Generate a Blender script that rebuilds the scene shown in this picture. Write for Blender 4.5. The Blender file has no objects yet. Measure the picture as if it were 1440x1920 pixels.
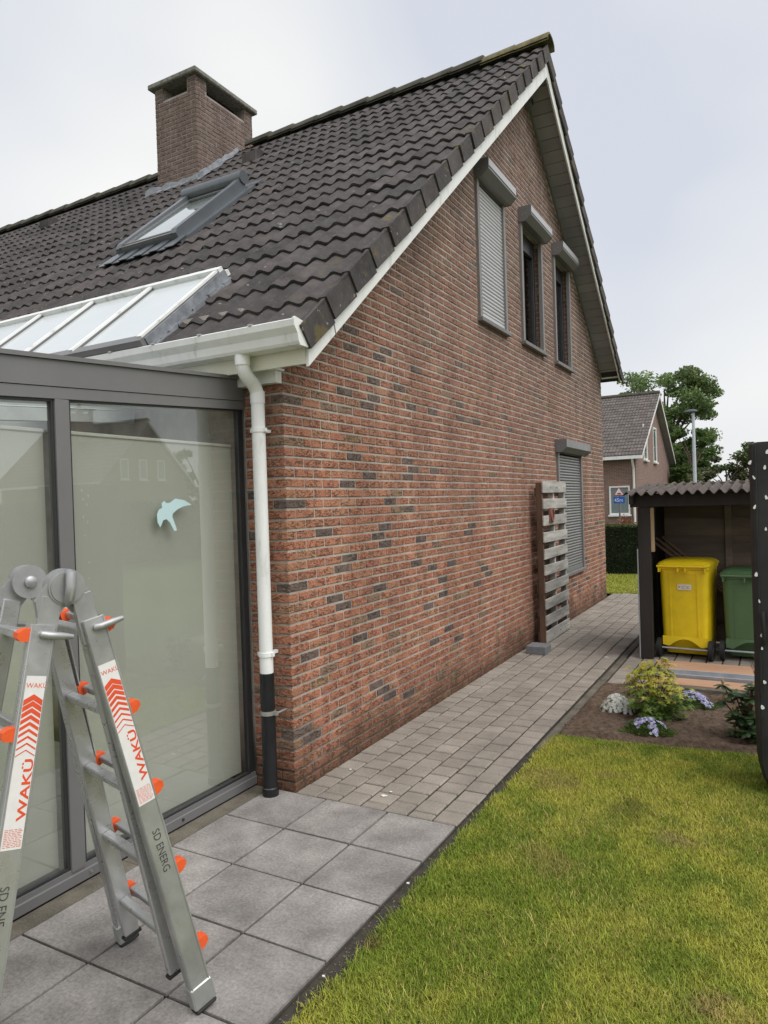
import bpy, math, random
import numpy as np
from mathutils import Matrix, Vector
random.seed(7); RNG = np.random.default_rng(7)
S = bpy.context.scene
COL = S.collection
PI = math.pi

# ------------------------------------------------------------------ camera, sky, sun, exposure
CAM = (2.5183, -3.3571, 1.68); YAW, PITCH, ROLL, FPX = -0.5065, -0.0115, -0.0319, 1325.6
def cam_axes():
    f = Vector((math.sin(YAW)*math.cos(PITCH), math.cos(YAW)*math.cos(PITCH), math.sin(PITCH)))
    r0 = Vector((math.cos(YAW), -math.sin(YAW), 0)); u0 = r0.cross(f)
    r = r0*math.cos(ROLL)+u0*math.sin(ROLL); u = -r0*math.sin(ROLL)+u0*math.cos(ROLL)
    return r, u, f
cr, cu_, cf = cam_axes()
cam = bpy.data.cameras.new('camera'); camo = bpy.data.objects.new('camera', cam); COL.objects.link(camo)
camo.matrix_world = Matrix(((cr.x, cu_.x, -cf.x, CAM[0]), (cr.y, cu_.y, -cf.y, CAM[1]), (cr.z, cu_.z, -cf.z, CAM[2]), (0, 0, 0, 1)))
cam.sensor_fit = 'VERTICAL'; cam.sensor_height = 24.0; cam.lens = FPX*24.0/1920.0
cam.clip_start = 0.05; cam.clip_end = 2000
S.camera = camo

SUN_EL, SUN_AZ = math.radians(56), math.radians(104)          # azimuth from +Y towards +X
w = bpy.data.worlds.new('World'); S.world = w; w.use_nodes = True
nt = w.node_tree; nt.nodes.clear()
def N(nt, t, **k):
    n = nt.nodes.new(t)
    for a, v in k.items(): setattr(n, a, v)
    return n
out = N(nt, 'ShaderNodeOutputWorld'); bg = N(nt, 'ShaderNodeBackground'); bg.inputs[1].default_value = 0.1
sky = N(nt, 'ShaderNodeTexSky'); sky.sky_type = 'NISHITA'; sky.sun_disc = False
sky.sun_elevation = SUN_EL; sky.sun_rotation = SUN_AZ; sky.dust_density = 3.0
tc = N(nt, 'ShaderNodeTexCoord'); mp = N(nt, 'ShaderNodeMapping'); mp.inputs['Scale'].default_value = (1, 1, 1.6); mp.inputs['Location'].default_value = (1.5, 0.3, 0.0)
nt.links.new(tc.outputs['Generated'], mp.inputs['Vector'])
nz = N(nt, 'ShaderNodeTexNoise'); nz.inputs['Scale'].default_value = 1.15; nz.inputs['Detail'].default_value = 3.5; nz.inputs['Roughness'].default_value = 0.45
nt.links.new(mp.outputs[0], nz.inputs['Vector'])
rampc = N(nt, 'ShaderNodeValToRGB'); rampc.color_ramp.elements[0].position = 0.36; rampc.color_ramp.elements[1].position = 0.62
rampc.color_ramp.elements[0].color = (4.1, 4.3, 4.75, 1); rampc.color_ramp.elements[1].color = (5.95, 5.92, 5.7, 1)   # overcast cloud (strength 0.1 follows)
nt.links.new(nz.outputs['Fac'], rampc.inputs[0])
mixs = N(nt, 'ShaderNodeMix', data_type='RGBA'); mixs.inputs['Factor'].default_value = 0.93
nt.links.new(sky.outputs[0], mixs.inputs[6]); nt.links.new(rampc.outputs[0], mixs.inputs[7])
nt.links.new(mixs.outputs[2], bg.inputs[0]); nt.links.new(bg.outputs[0], out.inputs[0])

sl = bpy.data.lights.new('sun', 'SUN'); sl.energy = 1.5; sl.angle = math.radians(50); sl.color = (1, 0.97, 0.92)
so = bpy.data.objects.new('sun', sl); COL.objects.link(so)
sd = Vector((math.sin(SUN_AZ)*math.cos(SUN_EL), math.cos(SUN_AZ)*math.cos(SUN_EL), math.sin(SUN_EL)))
so.rotation_euler = sd.to_track_quat('Z', 'Y').to_euler(); so.location = (0, 0, 30)
vs = S.view_settings; vs.view_transform = 'Standard'; vs.look = 'None'; vs.exposure = 0.78; vs.gamma = 1.0; vs.use_curve_mapping = False

# ------------------------------------------------------------------ materials
MATS = {}
def newmat(name):
    m = bpy.data.materials.new(name); m.use_nodes = True
    t = m.node_tree; b = t.nodes['Principled BSDF']; MATS[name] = m
    return m, t, b
def pos(t):
    return N(t, 'ShaderNodeNewGeometry').outputs['Position']
def noise(t, vec, scale, detail=4, rough=0.55, stretch=None):
    if stretch:
        mp = N(t, 'ShaderNodeMapping'); mp.inputs['Scale'].default_value = stretch
        t.links.new(vec, mp.inputs['Vector']); vec = mp.outputs[0]
    n = N(t, 'ShaderNodeTexNoise'); n.inputs['Scale'].default_value = scale; n.inputs['Detail'].default_value = detail; n.inputs['Roughness'].default_value = rough
    t.links.new(vec, n.inputs['Vector']); return n.outputs['Fac']
def ramp(t, fac, *stops):
    r = N(t, 'ShaderNodeValToRGB'); e = r.color_ramp.elements
    while len(e) < len(stops): e.new(0.5)
    for k, (p, c) in enumerate(stops):
        e[k].position = p; e[k].color = (*c, 1) if len(c) == 3 else c
    t.links.new(fac, r.inputs[0]); return r.outputs[0]
def mix(t, fac, a, b, mode='MIX'):
    m = N(t, 'ShaderNodeMix', data_type='RGBA', blend_type=mode)
    if isinstance(fac, (int, float)): m.inputs[0].default_value = fac
    else: t.links.new(fac, m.inputs[0])
    for s, i in ((a, 6), (b, 7)):
        if isinstance(s, tuple): m.inputs[i].default_value = (*s, 1)
        else: t.links.new(s, m.inputs[i])
    return m.outputs[2]
def math_(t, op, a, b=None):
    m = N(t, 'ShaderNodeMath', operation=op)
    for k, s in enumerate((a, b)):
        if s is None: continue
        if isinstance(s, (int, float)): m.inputs[k].default_value = s
        else: t.links.new(s, m.inputs[k])
    return m.outputs[0]
def bump(t, b, h, strength=0.3, dist=0.01):
    n = N(t, 'ShaderNodeBump'); n.inputs['Strength'].default_value = strength; n.inputs['Distance'].default_value = dist
    t.links.new(h, n.inputs['Height']); t.links.new(n.outputs[0], b.inputs['Normal'])
def rnd(t):
    a = N(t, 'ShaderNodeNewGeometry').outputs['Random Per Island']; o = N(t, 'ShaderNodeObjectInfo').outputs['Random']
    return math_(t, 'FRACT', math_(t, 'ADD', a, math_(t, 'MULTIPLY', o, 7.31)))
def simple(name, c, rough=0.6, var=0.12, scale=8, bmp=0.0, bscale=60, metal=0.0, spec=0.5, rvar=0.0, stretch=None, per=0.0):
    m, t, b = newmat(name); p = pos(t)
    n = noise(t, p, scale, 5, 0.6, stretch)
    lo = tuple(x*(1-var) for x in c); hi = tuple(min(1, x*(1+var)) for x in c)
    col = ramp(t, n, (0.3, lo), (0.7, hi))
    if per:
        r = rnd(t); col = mix(t, 1.0, col, ramp(t, r, (0, (1-per,)*3), (1, (1.0,)*3)), 'MULTIPLY')
    t.links.new(col, b.inputs['Base Color'])
    b.inputs['Roughness'].default_value = rough; b.inputs['Metallic'].default_value = metal; b.inputs['Specular IOR Level'].default_value = spec
    if rvar:
        t.links.new(ramp(t, noise(t, p, scale*2.3), (0.3, (rough-rvar,)*3), (0.7, (min(1, rough+rvar),)*3)), b.inputs['Roughness'])
    if bmp: bump(t, b, noise(t, p, bscale, 4, 0.6, stretch), bmp, 0.004)
    return m

def brick_mat(name, cols, dark=False):
    m, t, b = newmat(name); p = pos(t); r = rnd(t)
    base = ramp(t, r, *[(k/(len(cols)-1), c) for k, c in enumerate(cols)])
    sp = noise(t, p, 95, 4, 0.75); base = mix(t, 1.0, base, ramp(t, sp, (0.28, (0.5, 0.45, 0.42)), (0.5, (1, 1, 1)), (0.72, (1.45, 1.6, 1.6))), 'MULTIPLY')
    # fired skin: blotches, sandy grey bloom
    bl = noise(t, p, 17, 4, 0.6); base = mix(t, ramp(t, bl, (0.5, (0, 0, 0)), (0.75, (0.55,)*3)), base, (0.27, 0.19, 0.145))
    # hand moulded folds
    fo = noise(t, p, 17, 3, 0.55, (1.0, 1.0, 2.6)); ln = math_(t, 'ABSOLUTE', math_(t, 'SUBTRACT', fo, 0.5))
    crease = ramp(t, ln, (0.0, (1,)*3), (0.034, (0.0,)*3))
    gate = ramp(t, noise(t, p, 9, 2), (0.40, (0,)*3), (0.50, (1,)*3))
    cf_ = mix(t, 1.0, crease, gate, 'MULTIPLY')
    base = mix(t, math_(t, 'MULTIPLY', cf_, 0.68), base, (0.05, 0.03, 0.025))
    # weathered greyer with height, damp and green-brown at the foot; far end greyer too
    sx = N(t, 'ShaderNodeSeparateXYZ'); t.links.new(p, sx.inputs[0])
    hz = math_(t, 'ADD', math_(t, 'ADD', sx.outputs[2], math_(t, 'MULTIPLY', sx.outputs[1], 0.16)), math_(t, 'MULTIPLY', math_(t, 'SUBTRACT', noise(t, p, 0.9, 3), 0.5), 2.2))
    base = mix(t, ramp(t, math_(t, 'DIVIDE', hz, 6.0), (0.26, (0,)*3), (0.8, (0.78,)*3)), base, (0.225, 0.165, 0.142))
    ft = math_(t, 'ADD', sx.outputs[2], math_(t, 'MULTIPLY', math_(t, 'SUBTRACT', noise(t, p, 3.5, 4), 0.5), 0.5))
    base = mix(t, ramp(t, ft, (0.02, (0.7,)*3), (0.3, (0,)*3)), base, (0.075, 0.055, 0.036))
    # white efflorescence specks low on the corner
    ef = ramp(t, noise(t, p, 75, 2, 0.5), (0.735, (0,)*3), (0.76, (1,)*3))
    lowm = ramp(t, math_(t, 'DIVIDE', sx.outputs[2], 2.0), (0.25, (0.8,)*3), (0.6, (0,)*3))
    base = mix(t, mix(t, 1.0, ef, lowm, 'MULTIPLY'), base, (0.6, 0.58, 0.55))
    base = mix(t, 0.8, base, ramp(t, noise(t, p, 3.0, 5, 0.6, (1, 1, 0.14)), (0.3, (0.72, 0.72, 0.72)), (0.6, (1.06, 1.06, 1.06))), 'MULTIPLY')
    t.links.new(base, b.inputs['Base Color']); b.inputs['Roughness'].default_value = 0.92; b.inputs['Specular IOR Level'].default_value = 0.25
    hgt = math_(t, 'SUBTRACT', math_(t, 'ADD', math_(t, 'MULTIPLY', sp, 0.45), noise(t, p, 38, 4, 0.6)), math_(t, 'MULTIPLY', cf_, 0.9))
    bump(t, b, hgt, 0.9, 0.011)
    return m
brick_mat('brick_red', [(0.395, 0.17, 0.106), (0.45, 0.192, 0.118), (0.355, 0.154, 0.1), (0.46, 0.21, 0.13), (0.415, 0.182, 0.11), (0.42, 0.225, 0.138)])
brick_mat('brick_dark', [(0.16, 0.118, 0.102), (0.13, 0.10, 0.088), (0.19, 0.138, 0.115)])
brick_mat('brick_tan', [(0.30, 0.19, 0.12), (0.27, 0.17, 0.12), (0.32, 0.2, 0.11)])
brick_mat('brick_sooty', [(0.18, 0.125, 0.108), (0.21, 0.145, 0.122), (0.155, 0.112, 0.10), (0.235, 0.155, 0.125)])
def mortar(name, c, c2):
    m, t, b = newmat(name); p = pos(t)
    col = ramp(t, noise(t, p, 6, 5, 0.65), (0.3, c2), (0.7, c))
    sx = N(t, 'ShaderNodeSeparateXYZ'); t.links.new(p, sx.inputs[0])
    ft = math_(t, 'ADD', sx.outputs[2], math_(t, 'MULTIPLY', math_(t, 'SUBTRACT', noise(t, p, 3.5, 4), 0.5), 0.7))
    col = mix(t, ramp(t, ft, (0.05, (0.92,)*3), (0.42, (0,)*3)), col, (0.06, 0.048, 0.032))
    col = mix(t, 0.9, col, ramp(t, noise(t, p, 3.0, 5, 0.6, (1, 1, 0.14)), (0.3, (0.6, 0.6, 0.6)), (0.6, (1.05, 1.05, 1.05))), 'MULTIPLY')
    t.links.new(col, b.inputs['Base Color']); b.inputs['Roughness'].default_value = 0.95
    bump(t, b, noise(t, p, 160, 3, 0.7), 0.6, 0.004); return m
mortar('mortar', (0.52, 0.475, 0.42), (0.34, 0.305, 0.265))
mortar('mortar_old', (0.42, 0.38, 0.35), (0.27, 0.24, 0.22))

def tile_mat():
    m, t, b = newmat('roof_tile'); p = pos(t); r = rnd(t)
    col = ramp(t, r, (0, (0.054, 0.049, 0.049)), (0.5, (0.070, 0.062, 0.061)), (1, (0.090, 0.078, 0.075)))
    col = mix(t, 1, col, ramp(t, noise(t, p, 4, 6, 0.7), (0.3, (0.5,)*3), (0.7, (1.35,)*3)), 'MULTIPLY')
    col = mix(t, ramp(t, noise(t, p, 30, 4, 0.75), (0.55, (0,)*3), (0.75, (0.6,)*3)), col, (0.14, 0.13, 0.12))
    lich = ramp(t, noise(t, p, 22, 2, 0.5), (0.70, (0,)*3), (0.725, (0.85,)*3)); col = mix(t, lich, col, (0.24, 0.225, 0.19))
    sx = N(t, 'ShaderNodeSeparateXYZ'); t.links.new(p, sx.inputs[0])
    nearv = ramp(t, sx.outputs[0], (0.0, (0.0,)*3), (0.3, (1,)*3))
    moss = mix(t, 1, ramp(t, noise(t, p, 7, 4, 0.6), (0.58, (0,)*3), (0.66, (0.75,)*3)), nearv, 'MULTIPLY')
    col = mix(t, moss, col, (0.13, 0.105, 0.04))
    t.links.new(col, b.inputs['Base Color']); b.inputs['Roughness'].default_value = 0.8; b.inputs['Specular IOR Level'].default_value = 0.3
    bump(t, b, noise(t, p, 120, 4, 0.65), 0.5, 0.004); return m
tile_mat()
simple('ridge_tile', (0.085, 0.08, 0.06), 0.85, 0.45, 6, 0.5, 90, per=0.3)
simple('ridge_mossy', (0.16, 0.14, 0.07), 0.9, 0.45, 9, 0.5, 90)
simple('far_roof_tile', (0.135, 0.115, 0.107), 0.85, 0.3, 4, 0.3, per=0.3)
simple('roof_underlay', (0.03, 0.028, 0.027), 0.9)
def pvc(name, c, dirt):
    m, t, b = newmat(name); p = pos(t)
    col = ramp(t, noise(t, p, 9, 5, 0.65, (1, 1, 0.25)), (0.28, tuple(x*0.72 for x in dirt)), (0.42, tuple(x*0.94 for x in c)), (0.6, c))
    t.links.new(col, b.inputs['Base Color']); b.inputs['Roughness'].default_value = 0.38
pvc('white_pvc', (0.80, 0.81, 0.79), (0.62, 0.62, 0.55))
simple('cream_pvc', (0.74, 0.73, 0.62), 0.45, 0.06, 3)
pvc('pipe_white', (0.85, 0.86, 0.85), (0.75, 0.75, 0.70))
simple('pipe_black', (0.012, 0.013, 0.016), 0.35, 0.3, 9)
simple('zinc', (0.42, 0.42, 0.4), 0.45, 0.3, 18, 0.2, 40, metal=0.6)
simple('lead', (0.24, 0.255, 0.28), 0.55, 0.35, 12, 0.7, 20, metal=0.2)
simple('soffit_grey', (0.32, 0.32, 0.35), 0.5, 0.1, 3, per=0.18)
simple('trim_grey', (0.20, 0.19, 0.185), 0.5, 0.08)
simple('alu_grey', (0.165, 0.163, 0.165), 0.42, 0.07, 2.5, 0.05, 300, rvar=0.06)
simple('alu_dark', (0.03, 0.031, 0.033), 0.4)
simple('shutter_slat', (0.48, 0.485, 0.50), 0.35, 0.05, 3, rvar=0.05, per=0.06)
simple('sky_sheen_grey', (0.40, 0.40, 0.415), 0.3, 0.04)
simple('shutter_grey', (0.21, 0.21, 0.213), 0.38, 0.05, 3, per=0.06)
simple('sill_stone', (0.17, 0.165, 0.16), 0.6, 0.18, 14, 0.2)
simple('skylight_metal', (0.13, 0.145, 0.16), 0.35, 0.1, 3, metal=0.3)
simple('blind_fabric', (0.52, 0.525, 0.49), 0.85, 0.04, 2, 0.25, 700, per=0.0)
simple('interior_white', (0.62, 0.62, 0.6), 0.7)
simple('interior_floor', (0.3, 0.28, 0.25), 0.5)
simple('bird_film', (0.50, 0.68, 0.70), 0.4, 0.04)
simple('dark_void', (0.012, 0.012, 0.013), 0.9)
simple('roof_panel_skywhite', (0.60, 0.64, 0.65), 0.18, 0.03, 2)  # opaque white colour stands in for sky reflected in the eave panes
simple('concrete_cap', (0.20, 0.195, 0.17), 0.9, 0.5, 22, 0.8, 50)
simple('concrete_block', (0.17, 0.175, 0.185), 0.85, 0.15, 20, 0.4)
simple('aluminium', (0.47, 0.475, 0.48), 0.33, 0.14, 9, 0.02, 120, metal=0.6, rvar=0.12, stretch=(1, 1, 0.3))
simple('aluminium_dirty', (0.40, 0.41, 0.40), 0.38, 0.22, 6, 0.03, 120, metal=0.5, rvar=0.12)
simple('hinge_steel', (0.40, 0.405, 0.415), 0.45, 0.15, 12, 0.1, metal=0.55)
simple('orange_plastic', (0.80, 0.115, 0.03), 0.45, 0.12, 20)
simple('sticker_white', (0.74, 0.73, 0.72), 0.4, 0.05, 30)
simple('print_red', (0.72, 0.085, 0.03), 0.45, 0.1, 60)
simple('print_grey', (0.25, 0.25, 0.26), 0.5)
simple('marker_black', (0.05, 0.05, 0.05), 0.6)
simple('pallet_grey', (0.43, 0.415, 0.38), 0.9, 0.45, 9, 0.6, 45, stretch=(1, 0.2, 1.6), per=0.22)
simple('pallet_brown', (0.115, 0.065, 0.042), 0.9, 0.4, 8, 0.5, 40, stretch=(1, 1, 0.2))
simple('rust', (0.22, 0.09, 0.07), 0.85, 0.35, 40, 0.4)
simple('tarred_wood', (0.022, 0.018, 0.017), 0.75, 0.4, 7, 0.5, 40, stretch=(1, 1, 0.15))
simple('shed_plank', (0.19, 0.145, 0.115), 0.85, 0.4, 6, 0.5, 40, stretch=(0.15, 1, 1), per=0.3)
simple('new_batten', (0.40, 0.29, 0.17), 0.8, 0.2, 12, stretch=(1, 1, 0.2))
simple('loose_board', (0.19, 0.12, 0.078), 0.8, 0.3, 8, 0.3, stretch=(1, 1, 1), per=0.3)
simple('pink_board', (0.47, 0.28, 0.18), 0.8, 0.2, 8, 0.2, stretch=(0.2, 1, 1), per=0.1)
simple('steel_profile', (0.45, 0.47, 0.5), 0.4, 0.2, 6, metal=0.5)
simple('bitumen_sheet', (0.085, 0.068, 0.06), 0.9, 0.35, 9, 0.5, 120)
simple('yellow_plastic', (0.80, 0.585, 0.012), 0.42, 0.17, 3, 0.1, 160, rvar=0.06)
simple('green_plastic', (0.085, 0.165, 0.075), 0.45, 0.12, 4, 0.1, 160, rvar=0.06)
simple('rubber', (0.014, 0.014, 0.014), 0.7)
simple('label_yellow', (0.40, 0.33, 0.10), 0.5)
simple('cover_black', (0.019, 0.019, 0.021), 0.6, 0.35, 8, 0.5, 14)
simple('petal_white', (0.78, 0.78, 0.78), 0.6, 0.03)
simple('bark', (0.10, 0.075, 0.055), 0.95, 0.35, 6, 0.6)
simple('twig', (0.09, 0.05, 0.035), 0.9, 0.3)
simple('lamp_pole', (0.50, 0.54, 0.58), 0.45, 0.06, metal=0.1)
simple('lamp_head', (0.07, 0.08, 0.09), 0.5)
simple('sign_blue', (0.02, 0.12, 0.45), 0.4); simple('sign_red', (0.5, 0.05, 0.04), 0.4); simple('sign_white', (0.75, 0.75, 0.75), 0.4)
simple('sign_pole', (0.16, 0.17, 0.18), 0.5)
simple('window_blind', (0.42, 0.45, 0.47), 0.7, 0.04)
simple('white_bloom', (0.5, 0.52, 0.44), 0.9, 0.4, 60)
simple('mound_core', (0.05, 0.075, 0.02), 0.95)
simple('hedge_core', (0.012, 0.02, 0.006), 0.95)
simple('guano', (0.75, 0.74, 0.7), 0.8, 0.1, 60)

def paving(name, c, fine, per, var=0.18, sc=3.0, speck=0.0):
    m, t, b = newmat(name); p = pos(t); r = rnd(t)
    col = mix(t, 1, c, ramp(t, r, (0, (1-per,)*3), (1, (1.0+per*0.4,)*3)), 'MULTIPLY')
    col = mix(t, 1, col, ramp(t, noise(t, p, sc, 6, 0.6), (0.28, (1-var*1.6,)*3), (0.72, (1+var,)*3)), 'MULTIPLY')
    fn = noise(t, p, fine, 3, 0.75); col = mix(t, 0.7, col, ramp(t, fn, (0.3, (0.6,)*3), (0.7, (1.4,)*3)), 'MULTIPLY')
    if speck: col = mix(t, ramp(t, noise(t, p, 190, 2, 0.5), (0.67, (0,)*3), (0.72, (speck,)*3)), col, (0.55, 0.52, 0.48))
    t.links.new(col, b.inputs['Base Color']); b.inputs['Roughness'].default_value = 0.88; b.inputs['Specular IOR Level'].default_value = 0.3
    bump(t, b, fn, 0.5, 0.003); return m
paving('big_tile', (0.285, 0.267, 0.254), 75, 0.12, 0.26, 4.2)
paving('paver', (0.295, 0.262, 0.226), 150, 0.13, 0.18, 3.0, 0.75)
paving('edging', (0.14, 0.125, 0.10), 120, 0.2, 0.3, 5.0)
simple('joint_sand', (0.04, 0.034, 0.026), 0.95, 0.4, 12, 0.4)
def soil_mat():
    m, t, b = newmat('soil'); p = pos(t)
    col = ramp(t, noise(t, p, 26, 6, 0.7), (0.3, (0.075, 0.052, 0.038)), (0.52, (0.165, 0.118, 0.088)), (0.75, (0.27, 0.205, 0.155)))
    t.links.new(col, b.inputs['Base Color']); b.inputs['Roughness'].default_value = 1.0; b.inputs['Specular IOR Level'].default_value = 0.1
    bump(t, b, noise(t, p, 70, 6, 0.75), 1.0, 0.02)
soil_mat()
def attr_mat(name, rough=0.6, trans=0.0, spec=0.3, var=0.0):
    m, t, b = newmat(name); a = N(t, 'ShaderNodeAttribute'); a.attribute_name = 'Col'
    col = a.outputs['Color']
    t.links.new(col, b.inputs['Base Color']); b.inputs['Roughness'].default_value = rough; b.inputs['Specular IOR Level'].default_value = spec
    if trans:
        tr = N(t, 'ShaderNodeBsdfTranslucent'); t.links.new(col, tr.inputs[0]); ms = N(t, 'ShaderNodeMixShader'); ms.inputs[0].default_value = trans
        o = t.nodes['Material Output']; t.links.new(b.outputs[0], ms.inputs[1]); t.links.new(tr.outputs[0], ms.inputs[2]); t.links.new(ms.outputs[0], o.inputs[0])
    return m
attr_mat('grass', 0.6, 0.3); attr_mat('foliage', 0.55, 0.3, 0.35); attr_mat('flower', 0.7, 0.1)
def leaf_mat(name, cols, rough=0.45, trans=0.3):
    m, t, b = newmat(name); r = rnd(t)
    col = ramp(t, r, *[(k/(len(cols)-1), c) for k, c in enumerate(cols)])
    col = mix(t, 1, col, ramp(t, noise(t, pos(t), 60, 2), (0.3, (0.8,)*3), (0.7, (1.15,)*3)), 'MULTIPLY')
    t.links.new(col, b.inputs['Base Color']); b.inputs['Roughness'].default_value = rough
    tr = N(t, 'ShaderNodeBsdfTranslucent'); t.links.new(col, tr.inputs[0]); ms = N(t, 'ShaderNodeMixShader'); ms.inputs[0].default_value = trans
    t.links.new(b.outputs[0], ms.inputs[1]); t.links.new(tr.outputs[0], ms.inputs[2]); t.links.new(ms.outputs[0], t.nodes['Material Output'].inputs[0])
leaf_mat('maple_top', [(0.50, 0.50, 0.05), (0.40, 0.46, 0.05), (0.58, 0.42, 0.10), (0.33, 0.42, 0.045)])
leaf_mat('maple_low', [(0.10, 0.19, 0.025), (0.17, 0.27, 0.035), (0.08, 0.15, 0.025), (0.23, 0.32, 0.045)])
leaf_mat('rhodo_leaf', [(0.045, 0.085, 0.03), (0.06, 0.11, 0.04), (0.035, 0.07, 0.03)], 0.35, 0.1)
leaf_mat('rhodo_bud', [(0.42, 0.36, 0.18), (0.45, 0.3, 0.2)], 0.6, 0.1)
simple('lawn_base', (0.15, 0.15, 0.02), 1.0, 0.4, 14, 0.5)
simple('far_ground', (0.09, 0.105, 0.03), 1.0, 0.35, 0.3)
simple('asphalt', (0.055, 0.055, 0.055), 0.9, 0.2, 20, 0.3)
def glass_mat(name, tint, base, mult, coat_rough=0.01):
    # pane: mirror-like part by Fresnel, the rest lets light through
    m, t, b = newmat(name); t.nodes.remove(b)
    g = N(t, 'ShaderNodeBsdfGlossy'); g.inputs['Roughness'].default_value = coat_rough; g.inputs[0].default_value = (0.95, 0.97, 0.96, 1)
    tr = N(t, 'ShaderNodeBsdfTransparent'); tr.inputs[0].default_value = (*tint, 1)
    fr = N(t, 'ShaderNodeFresnel'); fr.inputs[0].default_value = 1.5
    f = math_(t, 'MINIMUM', math_(t, 'ADD', math_(t, 'MULTIPLY', fr.outputs[0], mult), base), 1.0)
    f = math_(t, 'MULTIPLY', f, math_(t, 'SUBTRACT', 1.0, N(t, 'ShaderNodeNewGeometry').outputs['Backfacing']))
    ms = N(t, 'ShaderNodeMixShader'); t.links.new(f, ms.inputs[0]); t.links.new(tr.outputs[0], ms.inputs[1]); t.links.new(g.outputs[0], ms.inputs[2])
    t.links.new(ms.outputs[0], t.nodes['Material Output'].inputs[0])
glass_mat('pane_glass', (0.94, 0.95, 0.93), 0.05, 2.3)
glass_mat('window_glass', (0.35, 0.38, 0.4), 0.03, 1.6)
glass_mat('clear_glass', (0.85, 0.88, 0.88), 0.03, 1.6)
def far_brick():
    m, t, b = newmat('far_brick'); p = pos(t)
    sx = N(t, 'ShaderNodeSeparateXYZ'); t.links.new(p, sx.inputs[0])
    cb = N(t, 'ShaderNodeCombineXYZ'); t.links.new(math_(t, 'ADD', sx.outputs[0], sx.outputs[1]), cb.inputs[0]); t.links.new(sx.outputs[2], cb.inputs[1])
    br = N(t, 'ShaderNodeTexBrick'); t.links.new(cb.outputs[0], br.inputs[0]); br.inputs['Scale'].default_value = 1.0
    br.inputs['Brick Width'].default_value = 0.21; br.inputs['Row Height'].default_value = 0.065; br.inputs['Mortar Size'].default_value = 0.008
    br.inputs['Color1'].default_value = (0.25, 0.13, 0.10, 1); br.inputs['Color2'].default_value = (0.17, 0.095, 0.078, 1); br.inputs['Mortar'].default_value = (0.28, 0.25, 0.23, 1)
    t.links.new(br.outputs[0], b.inputs['Base Color']); b.inputs['Roughness'].default_value = 0.95
far_brick()

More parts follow.
